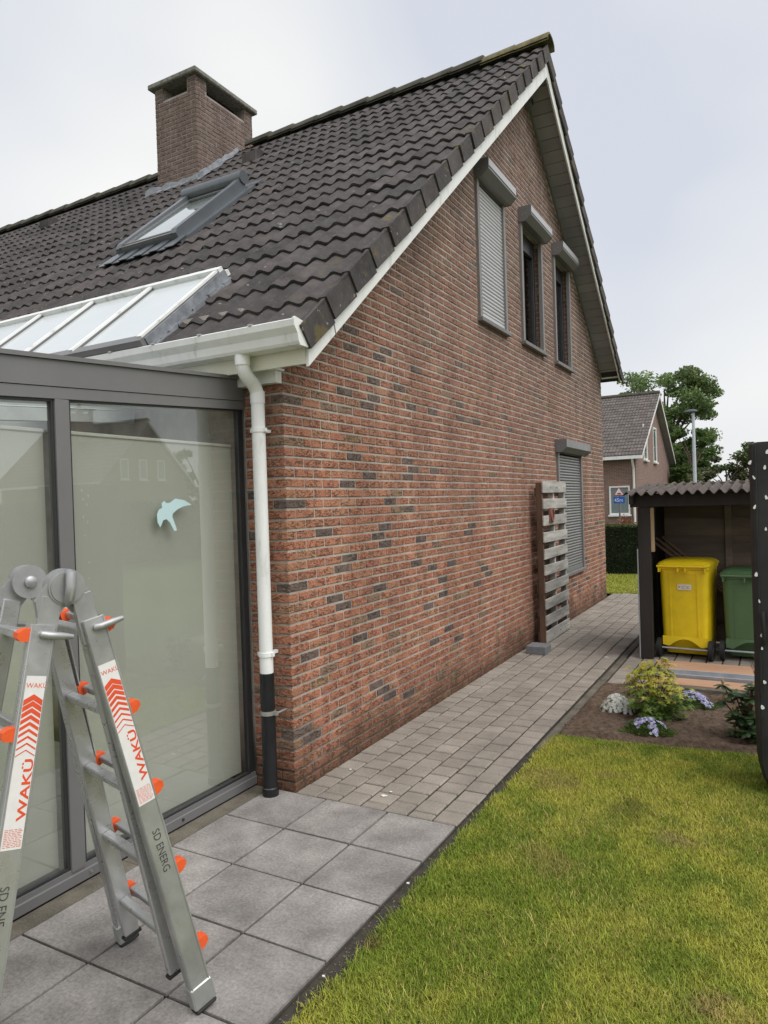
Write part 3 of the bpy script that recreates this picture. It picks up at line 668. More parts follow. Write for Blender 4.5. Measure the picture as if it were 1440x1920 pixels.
roller_window(*WIN['w3'], False, 0.15, 0.02, 'shutter_slat', lab='upper window nearest the far verge, shutter rolled up')
roller_window(*WIN['w4'], True, 0.15, 0.05, 'shutter_grey', lab='ground floor window with its grey roller shutter down')

# ---- roof tiles
def tile_shape(theta, width=0.30, length=0.372, lift=0.024, th=0.02, verge=0, n=12, sgn=1):
    c, s = math.cos(theta), math.sin(theta); m = MB()
    def P(u, t, h): return (u, sgn*(t*c-h*s), t*s+h*c)
    us = [width*k/n for k in range(n+1)]
    def hh(u): q = 0.5+0.5*math.cos(2*PI*(u/0.15-0.28)); return 0.030*(q**1.15)
    top = [[P(u, t, hh(u)+lf) for u in us] for t, lf in ((0.0, lift), (0.03, lift+0.003), (length, 0.0))]
    bot = [P(u, 0.002, hh(u)+lift-th) for u in us]
    v = bot+top[0]+top[1]+top[2]; k = n+1; f = []
    for r in range(3):
        for i_ in range(n): f.append((r*k+i_, r*k+i_+1, (r+1)*k+i_+1, (r+1)*k+i_))
    m.add(v, f)
    if verge:
        # side flange turned down over the gable
        u0, u1 = (width-0.022, width)
        for (ta, tb) in ((-0.004, length-0.046),):
            q = [P(u+(0.009 if t == ta else -0.004), t, h) for u in (u0, u1) for t, h in ((ta, lift+0.012), (ta, -0.105), (tb, -0.128), (tb, lift+0.004))]
            m.add(q, [(0, 1, 2, 3), (7, 6, 5, 4), (0, 4, 5, 1), (1, 5, 6, 2), (2, 6, 7, 3), (3, 7, 4, 0)])
        m.add([P(u, t, h) for u, t, h in ((width-0.05, -0.002, lift+0.012), (width, -0.002, lift+0.012), (width, length-0.03, 0.012), (width-0.05, length-0.03, 0.012), (width-0.05, -0.002, lift-0.02), (width, -0.002, lift-0.02))], [(0, 1, 2, 3), (0, 4, 5, 1)])
    return m
def roof_slope(parent, xr, ncol, y_e, z_e, theta, nrow, gauge, sgn, nobj, skip=None, mat='roof_tile', far_name='far_tiles'):
    c, s = math.cos(theta), math.sin(theta)
    tl = [tile_shape(theta, length=gauge+0.04, sgn=sgn).mesh('roof_tile', mat, True)]
    vg = tile_shape(theta, length=gauge+0.04, verge=1, sgn=sgn).mesh('verge_tile', mat, True)
    cells = []
    for r in range(nrow):
        for cc in range(ncol):
            x = xr-0.30*(cc+1); t = r*gauge; y = y_e+sgn*t*c; z = z_e+t*s
            if skip and skip(x+0.15, y+sgn*0.12): continue
            cells.append((x, y, z, cc))
    cells.sort(key=lambda q: (q[3] != 0, (q[0]-CAM[0])**2+(q[1]-CAM[1])**2+(q[2]-CAM[2])**2))
    rest = MB()
    for i_, (x, y, z, cc) in enumerate(cells):
        loc = (x+random.uniform(-.004, .004), y+random.uniform(-.005, .005), z+random.uniform(-.003, .004)); me = vg if cc == 0 else tl[0]
        if i_ < nobj: link('verge_tile' if cc == 0 else 'roof_tile', me, parent, loc)
        else: add_mesh_copy(rest, me, loc)
    if rest.v: rest.build(far_name, mat, parent, True, 'stuff')
TH = math.atan(0.839); TF = math.atan(0.79)
E_Y, E_Z = -0.25, 2.883-0.25*0.839-0.06
NROW = 20; GAUGE = (RY+0.02-E_Y)/math.cos(TH)/NROW
RIDGE_Z = E_Z+(RY-E_Y)*0.839
CH = (-5.07, -4.30, 4.0, 5.2); SKY = (-3.18, -2.36, 1.62, 2.64); STRIP = (-3.42, -0.82, -0.6, 0.50)
def skip_near(x, y):
    if STRIP[0]-0.05 < x < STRIP[1]-0.03 and y < STRIP[3]+0.02: return True
    if SKY[0]-0.06 < x < SKY[1]+0.06 and SKY[2]-0.02 < y < SKY[3]+0.05: return True
    return CH[0] < x < CH[1] and y > CH[2]+0.02
und = MB(); dz = 0.02
und.add([(0.29, E_Y+0.1, E_Z+0.1*0.839-dz), (-11.9, E_Y+0.1, E_Z+0.1*0.839-dz), (-11.9, RY, RIDGE_Z-dz), (0.29, RY, RIDGE_Z-dz), (0.29, L+0.1, RIDGE_Z-dz-(L+0.1-RY)*0.79), (-11.9, L+0.1, RIDGE_Z-dz-(L+0.1-RY)*0.79)] +
        [(0.29, E_Y+0.1, E_Z+0.1*0.839-dz-0.05), (-11.9, E_Y+0.1, E_Z+0.1*0.839-dz-0.05), (-11.9, RY, RIDGE_Z-dz-0.06), (0.29, RY, RIDGE_Z-dz-0.06), (0.29, L+0.1, RIDGE_Z-dz-0.06-(L+0.1-RY)*0.79), (-11.9, L+0.1, RIDGE_Z-dz-0.06-(L+0.1-RY)*0.79)],
        [(0, 1, 2, 3), (3, 2, 5, 4), (6, 7, 8, 9), (9, 8, 11, 10), (0, 3, 9, 6), (3, 4, 10, 9), (0, 1, 7, 6), (4, 5, 11, 10), (1, 2, 8, 7), (2, 5, 11, 8)])
roof = und.build('roof', 'roof_underlay', house)
roof_slope(roof, 0.335, 41, E_Y, E_Z, TH, NROW, GAUGE, 1, 290, skip_near)
far_e = L+0.16; far_ez = RIDGE_Z-(far_e-RY)*0.79
roof_slope(roof, 0.335, 41, far_e, far_ez, TF, 16, (far_e-RY)/math.cos(TF)/16, -1, 16, far_name='back_slope_tiles')
# ridge caps
def ridge_cap(mat):
    m = MB(); ln = 0.43; n = 8
    def ring(x, sc, dz): return [(x, -0.15*sc*math.cos(PI*k/n), (0.11*math.sin(PI*k/n)**0.8)*sc-0.075+dz-(0.0)) for k in range(n+1)]
    a = ring(0, 1.0, 0.0); b = ring(-ln, 0.93, -0.012); a2 = [(x+0.0, y*0.9, z-0.02) for x, y, z in a]; b2 = [(x, y*0.9, z-0.02) for x, y, z in b]
    v = a+b+a2+b2; k = n+1; f = [(i_, i_+1, k+i_+1, k+i_) for i_ in range(n)]+[(2*k+i_, 2*k+i_+1, 3*k+i_+1, 3*k+i_) for i_ in range(n)]+[(i_, i_+1, 2*k+i_+1, 2*k+i_) for i_ in range(n)]+[(k+i_, k+i_+1, 3*k+i_+1, 3*k+i_) for i_ in range(n)]
    m.add(v, f); return m.mesh('ridge_tile', mat, True)
rc = ridge_cap('ridge_tile'); rcm = ridge_cap('ridge_mossy')
for k in range(31):
    x = 0.37-0.40*k
    if CH[0]-0.1 < x-0.2 < CH[1]+0.1: continue
    link('ridge_tile', rcm if k < 2 else rc, roof, (x, RY+random.uniform(-.006, .006), RIDGE_Z+0.10+random.uniform(-.006, .006)))
# small vent tiles
for (x, y) in ((-3.36, 4.02), (-7.74, 4.2)):
    m = MB(); z = E_Z+(y-E_Y)*0.839
    m.prism([(y-0.1, z-0.03), (y-0.1, z+0.10), (y+0.02, z+0.16), (y+0.12, z+0.14)], x-0.11, x+0.11, 'x'); m.build('roof_vent', 'roof_tile', roof)

# ---- verge boards, soffit, eaves
vb = MB(); o0, o1 = 0.288, 0.306
ya, yb = -0.16, RY+0.0
vb.prism([(ya, 2.576+0.822*ya), (yb, 2.576+0.822*yb), (yb, 2.68+0.836*yb), (ya, 2.68+0.836*ya)], o0, o1, 'x')
vboard = vb.build('verge_board', 'white_pvc', house)
cj = MB(); yj = 0.12; cj.prism([(yj, 2.570+0.822*yj), (yj+0.006, 2.570+0.822*yj+0.004), (yj-0.03, 2.69+0.836*yj), (yj-0.036, 2.686+0.836*yj)], o1, o1+0.003, 'x'); cj.build('joint_cover', 'trim_grey', vboard)
yc = L+0.02
fb0 = RZ-0.05-0.02; 
vf = MB(); vf.prism([(RY+0.001, 2.576+0.822*RY), (yc, 2.576+0.822*RY-FS*(yc-RY)), (yc, 2.576+0.822*RY-FS*(yc-RY)+0.12), (RY+0.001, 2.68+0.836*RY)], o0, o1, 'x'); vf.build('verge_board', 'white_pvc', house)
sb = MB(); off = 0.0
sb.prism([(ya+0.02, NI+NS*ya-0.0), (RY, RZ-0.004), (RY, RZ+0.02), (ya+0.02, NI+NS*ya+0.03)], 0.001, o0-0.001, 'x')
soff = sb.build('soffit', 'soffit_grey', house)
sl_len = math.hypot(yc-RY, FS*(yc-RY)); npn = 31; pl = sl_len/npn; af = math.atan(FS)
pm = MB(); pm.bbox(0.004, o0-0.002, 0.0, pl-0.006, -0.006, 0.008, 0.002)
Mf = Matrix.Rotation(-af, 4, 'X'); pm.v = [tuple(Mf @ Vector(p)) for p in pm.v]; pme = pm.mesh('soffit_panel', 'soffit_grey')
for k in range(npn):
    yy = RY+k*pl*math.cos(af); link('soffit_panel', pme, soff, (0, yy, RZ-FS*(yy-RY)))
tb = MB(); tb.prism([(RY, RZ+0.006), (yc, RZ+0.006-FS*(yc-RY)), (yc, RZ+0.03-FS*(yc-RY)), (RY, RZ+0.03)], 0.002, o0, 'x'); tb.build('soffit_backing', 'dark_void', soff)
tr = MB(); tr.prism([(RY+0.05, RZ-0.05-0.05*FS), (yc-0.03, RZ-0.01-FS*(yc-0.03-RY)-0.035), (yc-0.03, RZ-0.01-FS*(yc-0.03-RY)), (RY+0.05, RZ-0.012-0.05*FS)], 0.002, 0.016, 'x'); tr.build('soffit_trim', 'trim_grey', soff)
ec = MB(); ec.box(0.0, o0, yc-0.006, yc+0.012, RZ-FS*(yc-RY)-0.03, RZ-FS*(yc-RY)+0.18); ec.build('eave_end_board', 'white_pvc', house)
sp = MB(); sp.tube([(0.0, 4.97, 6.40), (0.09, 4.97, 6.40)], [0.05, 0.05], 14); so_ = sp.build('gable_vent', 'alu_grey', house, True)
s2 = MB(); s2.tube([(0.088, 4.97, 6.40), (0.095, 4.97, 6.40)], [0.038, 0.038], 14); s2.build('vent_mouth', 'dark_void', so_)
# gutter and boxed eave along the rear
gx0, gx1 = -3.9, 0.325
gt = MB()
prof = [(-0.165, 2.655), (-0.165, 2.545), (-0.265, 2.545), (-0.275, 2.56), (-0.285, 2.60), (-0.312, 2.635), (-0.318, 2.668), (-0.305, 2.676), (-0.296, 2.668), (-0.30, 2.642), (-0.272, 2.605), (-0.262, 2.557), (-0.175, 2.557), (-0.175, 2.655)]
gt.prism(prof, gx0, gx1, 'x')
gut = gt.build('gutter', 'white_pvc', house)
ge = MB(); ge.prism([(-0.163, 2.662), (-0.163, 2.538), (-0.268, 2.538), (-0.281, 2.556), (-0.291, 2.598), (-0.318, 2.633), (-0.324, 2.672), (-0.31, 2.682), (-0.2, 2.665)], gx1-0.006, gx1+0.006, 'x'); ge.build('end_cap', 'white_pvc', gut)
for k in range(8):
    x = 0.02-0.37*k; cl_ = MB(); cl_.box(x, x+0.025, -0.322, -0.30, 2.672, 2.681); cl_.build('gutter_clip', 'zinc', gut)
be = MB(); be.box(gx0, o0-0.002, -0.162, -0.145, 2.462, 2.60); be.build('eave_fascia', 'cream_pvc', house)
bs = MB(); bs.box(gx0, 0.02, -0.145, 0.0, 2.475, 2.487); bs.box(gx0, 0.0, -0.06, -0.004, 2.405, 2.474); bs.build('eave_soffit', 'white_pvc', house)
# downpipe
PX, PY = -0.106, -0.10
dp = MB()
pts = [(PX, -0.222, 2.56), (PX, -0.222, 2.50), (PX, -0.219, 2.475), (PX, -0.205, 2.448), (PX, -0.18, 2.425), (PX, -0.145, 2.402), (PX, -0.12, 2.38), (PX, -0.104, 2.352), (PX, PY, 2.32), (PX, PY, 0.70)]
dp.tube(pts, 0.0395, 20); pipe = dp.build('downpipe', 'pipe_white', house, True)
so2 = MB(); so2.tube([(PX, -0.222, 2.545), (PX, -0.222, 2.488)], 0.0435, 20); so2.build('pipe_socket', 'pipe_white', pipe, True); so2 = MB(); so2.tube([(PX, PY, 2.385-0.03), (PX, PY, 2.285)], 0.043, 20); so2.build('pipe_socket', 'pipe_white', pipe, True)
for z in (2.131, 0.825):
    m = MB(); m.tube([(PX, PY, z-0.012), (PX, PY, z+0.012)], 0.0445, 20); m.box(PX-0.055, PX+0.055, PY-0.01, PY+0.01, z-0.011, z+0.011); m.box(PX-0.012, PX+0.012, PY+0.03, 0.0, z-0.009, z+0.009); m.build('pipe_bracket', 'pipe_white', pipe, True)
m = MB(); m.tube([(PX, PY, 0.716), (PX, PY, 0.05), (PX, PY, 0.045), (PX, PY, -0.01)], [0.042, 0.042, 0.048, 0.048], 20); m.build('ground_pipe', 'pipe_black', pipe, True)
m = MB(); m.tube([(PX, PY, 0.472), (PX, PY, 0.496)], 0.0455, 20); m.box(PX+0.03, PX+0.07, PY-0.008, PY+0.008, 0.473, 0.495); m.tube([(PX+0.06, PY+0.008, 0.484), (PX+0.06, 0.0, 0.484)], 0.006, 8); m.build('pipe_clamp', 'zinc', pipe, True)

# ---- chimney
ch = MB(); cx0, cx1, cy0, cy1 = CH
ch.box(cx0+0.006, cx1-0.006, cy0+0.006, cy1-0.006, 5.9, 7.46)
for (a, b) in ((cx0+0.006, cx0+0.15), (cx1-0.16, cx1-0.006)):
    for (c, d) in ((cy0+0.006, cy0+0.22), (cy1-0.18, cy1-0.006)): ch.box(a, b, c, d, 7.46, 7.64)
chim = ch.build('chimney', 'mortar_old', house)
iv = MB(); iv.box(cx0+0.17, cx1-0.18, cy0+0.24, cy1-0.2, 7.462, 7.638); iv.build('flue', 'dark_void', chim)
cb_ = MB()
def face_bricks(mb, w_, z0, z1, fr, gap=None):
    k = 0; z = z0
    while z+H-0.011 <= z1+0.02:
        u = 0.0; first = True
        while u < w_-0.02:
            ln = (0.19 if k % 2 == 0 else 0.09) if first else 0.19
            a, b = u, min(u+ln, w_); u += ln+0.01; first = False
            zz1 = z+H-0.011
            segs = [(a, b)]
            if gap and z > 7.43:
                segs = []
                if a < gap[0]-0.02: segs.append((a, min(b, gap[0])))
                if b > gap[1]+0.02: segs.append((max(a, gap[1]), b))
            for s, e in segs: brick_mb(mb, s, e, z, min(zz1, 7.638), 0.03, fr)
        z += H; k += 1
face_bricks(cb_, cx1-cx0, 5.95, 7.62, lambda u, d, z: (cx1-u, cy0-d, z), (0.15, 0.62))
face_bricks(cb_, cy1-cy0, 5.95, 7.62, lambda u, d, z: (cx1+d, cy0+u, z), (0.22, 1.02))
face_bricks(cb_, cy1-cy0, 5.95, 7.62, lambda u, d, z: (cx0-d, cy0+u, z), (0.22, 1.02))
face_bricks(cb_, cx1-cx0, 5.95, 7.62, lambda u, d, z: (cx1-u, cy1+d, z), (0.15, 0.62))
cb_.build('chimney_bricks', 'brick_sooty', chim, kind='stuff')
cap = MB(); cap.bbox(cx0-0.075, cx1+0.065, cy0-0.07, cy1+0.06, 7.642, 7.715, 0.014); cap.build('chimney_cap', 'concrete_cap', chim)
def rz_(y): return E_Z+(y-E_Y)*0.839
fl = MB()
def lead_sheet(pa, pb, outv, wdt, up, n):
    rows = []
    pa, pb, outv = Vector(pa), Vector(pb), Vector(outv)
    for k in range(n+1):
        q = pa.lerp(pb, k/n); ww = wdt*random.uniform(0.65, 1.15); hh = random.uniform(-.012, .012)
        rows.append([q+Vector((0, 0, up*random.uniform(.8, 1.2))), q+outv.normalized()*0.01+Vector((0, 0, 0.05+hh)), q+outv*ww+Vector((0, 0, 0.045+hh))])
    v = [p for r in rows for p in r]; f = []
    for k in range(n):
        for c_ in range(2): f.append((k*3+c_, k*3+c_+1, (k+1)*3+c_+1, (k+1)*3+c_))
    fl.add(v, f)
s_ = Vector((0, -math.cos(TH), -math.sin(TH)))
lead_sheet((cx0-0.25, cy0-0.004, rz_(cy0)), (cx1+0.1, cy0-0.004, rz_(cy0)), s_, 0.17, 0.11, 14)
lead_sheet((cx1+0.004, cy0-0.05, rz_(cy0-0.05)), (cx1+0.004, RY, rz_(RY)), (1, 0, 0.02), 0.10, 0.12, 12)
fl.build('lead_flashing', 'lead', chim)

# ---- roof window with raised shutter frame
def RP(x, y, h):   # point on the rear slope, h above the tile crests
    n = Vector((0, -math.sin(TH), math.cos(TH))); return Vector((x, y, 2.883+0.839*y))+n*h
def RF(x, y, h=0): return frame(RP(x, y, h), (1, 0, 0), (0, math.cos(TH), math.sin(TH)), (0, -math.sin(TH), math.cos(TH)))
x0, x1, y0, y1 = SKY; LW = (y1-y0)/math.cos(TH); WW = x1-x0; MF = RF(x0, y0)
m = MB(); m.box(0, 0.05, 0, LW, -0.08, 0.05, MF); m.box(WW-0.05, WW, 0, LW, -0.08, 0.05, MF); m.box(0.05, WW-0.05, 0, 0.06, -0.08, 0.045, MF); m.box(0.05, WW-0.05, LW-0.06, LW, -0.08, 0.05, MF)
rwin = m.build('roof_window', 'skylight_metal', house)
for xx in (0.0, WW-0.075):
    rail = [(0.0, 0.05), (0.0, 0.07), (0.05, 0.098), (LW*0.9, 0.118), (LW+0.04, 0.14), (LW+0.04, 0.05)]
    m = MB(); m.prism(rail, xx, xx+0.075, 'x', MF); m.build('side_rail', 'skylight_metal', rwin)
m = MB(); n = 14; ring = [(LW+0.02+0.075*math.cos(2*PI*k/n), 0.115+0.07*math.sin(2*PI*k/n)) for k in range(n)]; m.prism(ring, -0.015, WW+0.015, 'x', MF); m.build('shutter_roll', 'skylight_metal', rwin, True)
m = MB(); m.box(0.05, WW-0.05, 0.0, 0.05, 0.046, 0.075, MF); m.box(0.076, 0.10, 0.05, LW-0.05, 0.055, 0.082, MF); m.box(WW-0.10, WW-0.076, 0.05, LW-0.05, 0.055, 0.082, MF); m.box(0.10, WW-0.10, 0.05, 0.085, 0.055, 0.082, MF); m.box(0.10, WW-0.10, LW-0.1, LW-0.05, 0.055, 0.082, MF); m.build('sash', 'alu_grey', rwin)
m = MB(); m.box(0.10, WW-0.10, 0.085, LW-0.1, 0.066, 0.074, MF); m.build('pane', 'clear_glass', rwin)
m = MB(); m.box(0.078, WW-0.078, 0.062, LW-0.062, 0.047, 0.0545, MF); m.build('roof_blind', 'blind_fabric', rwin)
m = MB()
for k in range(10):
    u = -0.1+k*(WW+0.2)/10; m.box(u, u+(WW+0.2)/10, -0.24, 0.02, 0.004+0.012*(k % 2), 0.012+0.012*(k % 2), MF)
m.box(WW, WW+0.09, -0.1, LW+0.1, -0.03, 0.01, MF); m.box(-0.09, 0, -0.1, LW+0.1, -0.03, 0.01, MF); m.box(-0.09, WW+0.09, LW+0.04, LW+0.2, -0.02, 0.01, MF); m.build('flashing', 'skylight_metal', rwin)

# ---- glazed strip at the eave
x0, x1, y0, y1 = STRIP; y0 = -0.24; LS = (y1-y0)/math.cos(TH); MS = RF(x0, y0, 0.015); W4 = (x1-x0)
m = MB(); m.box(0, W4, -0.01, 0.05, 0.0, 0.055, MS); m.box(-0.02, W4+0.012, -0.045, -0.012, -0.05, 0.062, MS); rl = m.build('roof_glazing', 'alu_grey', house)
m = MB(); m.box(0, W4, LS-0.05, LS, 0.0, 0.075, MS); m.box(0, W4, LS, LS+0.05, -0.03, 0.03, MS); m.build('top_rail', 'white_pvc', rl)
for k in range(5):
    u = k*(W4-0.055)/4; m = MB(); m.box(u+0.008, u+0.047, 0.0, LS-0.05, 0.056, 0.07, MS, 0); m.box(u+0.004, u+0.05, 0.0, LS-0.05, 0.0, 0.055, MS, 1); m.build('glazing_bar', ['white_pvc', 'alu_grey'], rl)
for k in range(4):
    u = k*(W4-0.055)/4+0.055; u2 = (k+1)*(W4-0.055)/4; m = MB(); m.box(u, u2, 0.0, LS-0.05, 0.03, 0.042, MS); m.build('pane', 'roof_panel_skywhite', rl)
m = MB()
for k in range(10): m.box(W4+0.014, W4+0.028+random.uniform(-.006, .006), k*LS/10, (k+1)*LS/10, -0.06+random.uniform(0, .01), -0.02+random.uniform(0, .02), MS)
m.box(W4+0.001, W4+0.012, 0, LS, -0.06, 0.05, MS); m.build('lead_flashing', 'lead', rl)

# ------------------------------------------------------------------ glazed sunroom
GX = -0.29; SL = 0.065
sun = thing('sunroom', 'grey aluminium sunroom with tall glass panes and drawn screens beside the terrace', 'sunroom', (0, 0, 0))
YF, YB = -3.4, 0.0
def top_z(y): return 2.476+SL*y
m = MB(); m.prism([(YF, top_z(YF)-0.13), (YB, top_z(YB)-0.145), (YB, top_z(YB)-0.022), (YF, top_z(YF)-0.022)], GX-0.06, GX+0.004, 'x'); fas = m.build('fascia', 'alu_grey', sun)
m = MB(); m.prism([(YF, top_z(YF)-0.02), (YB, top_z(YB)-0.02), (YB, top_z(YB)), (YF, top_z(YF))], GX-0.10, GX+0.016, 'x'); m.build('roof_trim', 'alu_grey', fas)
m = MB(); m.prism([(YF, top_z(YF)-0.188), (YB, top_z(YB)-0.198), (YB, top_z(YB)-0.148), (YF, top_z(YF)-0.134)], GX-0.06, GX+0.0, 'x'); m.build('head_rail', 'alu_grey', sun)
m = MB(); m.bbox(GX-0.06, GX+0.0, -1.293, -1.220, 0.06, 2.2, 0.003); m.build('mullion', 'alu_grey', sun)
m = MB(); m.bbox(GX-0.06, GX+0.0, YF, YF+0.08, 0.06, 2.05, 0.003); m.build('mullion', 'alu_grey', sun)
m = MB(); m.box(GX-0.055, GX-0.018, -0.038, 0.0, 0.05, 2.28); m.build('end_profile', 'alu_dark', sun)
m = MB(); m.bbox(GX-0.06, GX+0.004, YF, YB, 0.0, 0.05, 0.003); m.box(GX-0.055, GX-0.006, YF, YB, 0.05, 0.072); rail_ = m.build('bottom_rail', 'alu_grey', sun)
for y in (-1.20, -0.62):
    m = MB(); m.tube([(GX+0.003, y, 0.03), (GX+0.009, y, 0.03)], 0.008, 10); m.build('drain_cap', 'zinc' if y < -1 else 'alu_dark', rail_)
for (a, b) in ((-1.220, -0.038), (YF+0.08, -1.293)):
    m = MB(); zt = lambda y: top_z(y)-0.19
    m.prism([(a, 0.072), (b, 0.072), (b, zt(b)), (a, zt(a))], GX-0.034, GX-0.028, 'x'); p_ = m.build('pane', 'pane_glass', sun)
    gk = MB(); t_ = 0.013
    gk.box(GX-0.026, GX-0.012, a, a+t_, 0.072, zt(a)); gk.box(GX-0.026, GX-0.012, b-t_, b, 0.072, zt(b)-0.003); gk.box(GX-0.026, GX-0.012, a+t_, b-t_, 0.0721, 0.085); gk.prism([(a+t_, zt(a)-t_), (b-t_, zt(b)-t_-0.003), (b-t_, zt(b)-0.001), (a+t_, zt(a)-0.001)], GX-0.026, GX-0.012, 'x'); gk.build('gasket', 'alu_dark', p_)
    bd = MB(); bd.box(GX-0.082, GX-0.078, a+0.018, b-0.012, 0.075, 2.05); bq = bd.build('roller_screen', 'blind_fabric', sun)
    bt = MB(); bt.bbox(GX-0.09, GX-0.07, a+0.015, b-0.01, 2.05, 2.068, 0.004); bt.build('screen_rail', 'interior_white', bq)
    if a > -1.5: right_pane = p_
bird = [(740, 718), (748, 728), (765, 727), (790, 708), (830, 715), (862, 735), (825, 743), (800, 755), (778, 775), (776, 790), (785, 815), (797, 850), (785, 853), (765, 815), (750, 800), (735, 805), (722, 838), (710, 815), (707, 780), (716, 757), (730, 750), (728, 730)]
bp = [px_hit(x/2.4, 640+y/2.4, 0, GX-0.026) for x, y in bird]
m = MB(); m.prism([(p.y, p.z) for p in bp], GX-0.0275, GX-0.0262, 'x'); m.build('bird_decal', 'bird_film', right_pane)
# inside and remaining sides of the sunroom
m = MB(); m.prism([(YF, top_z(YF)-0.12), (YB-0.005, top_z(YB)-0.12), (YB-0.005, top_z(YB)-0.06), (YF, top_z(YF)-0.06)], -4.6, GX-0.062, 'x'); m.build('roof_glazing', 'clear_glass', sun)
for k in range(6):
    xx = GX-0.12-0.82*k; m = MB(); m.prism([(YF, top_z(YF)-0.20), (YB-0.005, top_z(YB)-0.20), (YB-0.005, top_z(YB)-0.125), (YF, top_z(YF)-0.125)], xx-0.05, xx, 'x'); m.build('rafter', 'interior_white', sun)
m = MB(); m.box(-4.6, GX-0.07, YF, -0.01, -0.03, 0.005); m.build('inner_floor', 'interior_floor', sun)
m = MB(); m.box(-4.6, -4.5, YF, YB-0.01, 0.006, 2.2); m.box(-4.5, GX-0.07, YF, YF+0.06, 0.006, 0.6); m.build('back_panels', 'interior_white', sun)
m = MB(); m.box(-4.5, GX-0.07, YF+0.02, YF+0.03, 0.6, 2.0); m.build('front_glazing', 'window_glass', sun)
# concrete ledge at the foot of the glass
# ------------------------------------------------------------------ folding ladder
LA = Vector((0.4344, -1.8874, 0)); la = math.atan2(-0.2573, 0.9663)
lad = thing('folding_ladder', 'aluminium folding step ladder with orange rung clips standing open on the terrace slabs', 'ladder', LA, la)
def seg_frame(top, bot, nx):
    # origin top, Y down the stile, X broad normal (outwards), Z edge direction
    top, bot = Vector(top), Vector(bot); d = (bot-top); ln = d.length; d.normalize()
    X = Vector(nx); X = (X-d*X.dot(d)).normalized(); Z = X.cross(d); return frame(top, X, d, Z), ln
def chevron(m, M, xo, y, w_, th, hgt, mi=0):
    # V pointing up the stile
    p = [(-w_, y+hgt), (0, y), (w_, y+hgt), (w_, y+hgt+th), (0, y+th), (-w_, y+hgt+th)]
    v = [M @ Vector((xo, b, a)) for a, b in p]; m.add(v, [(0, 1, 4, 5), (1, 2, 3, 4)], mi)
STILES = {}
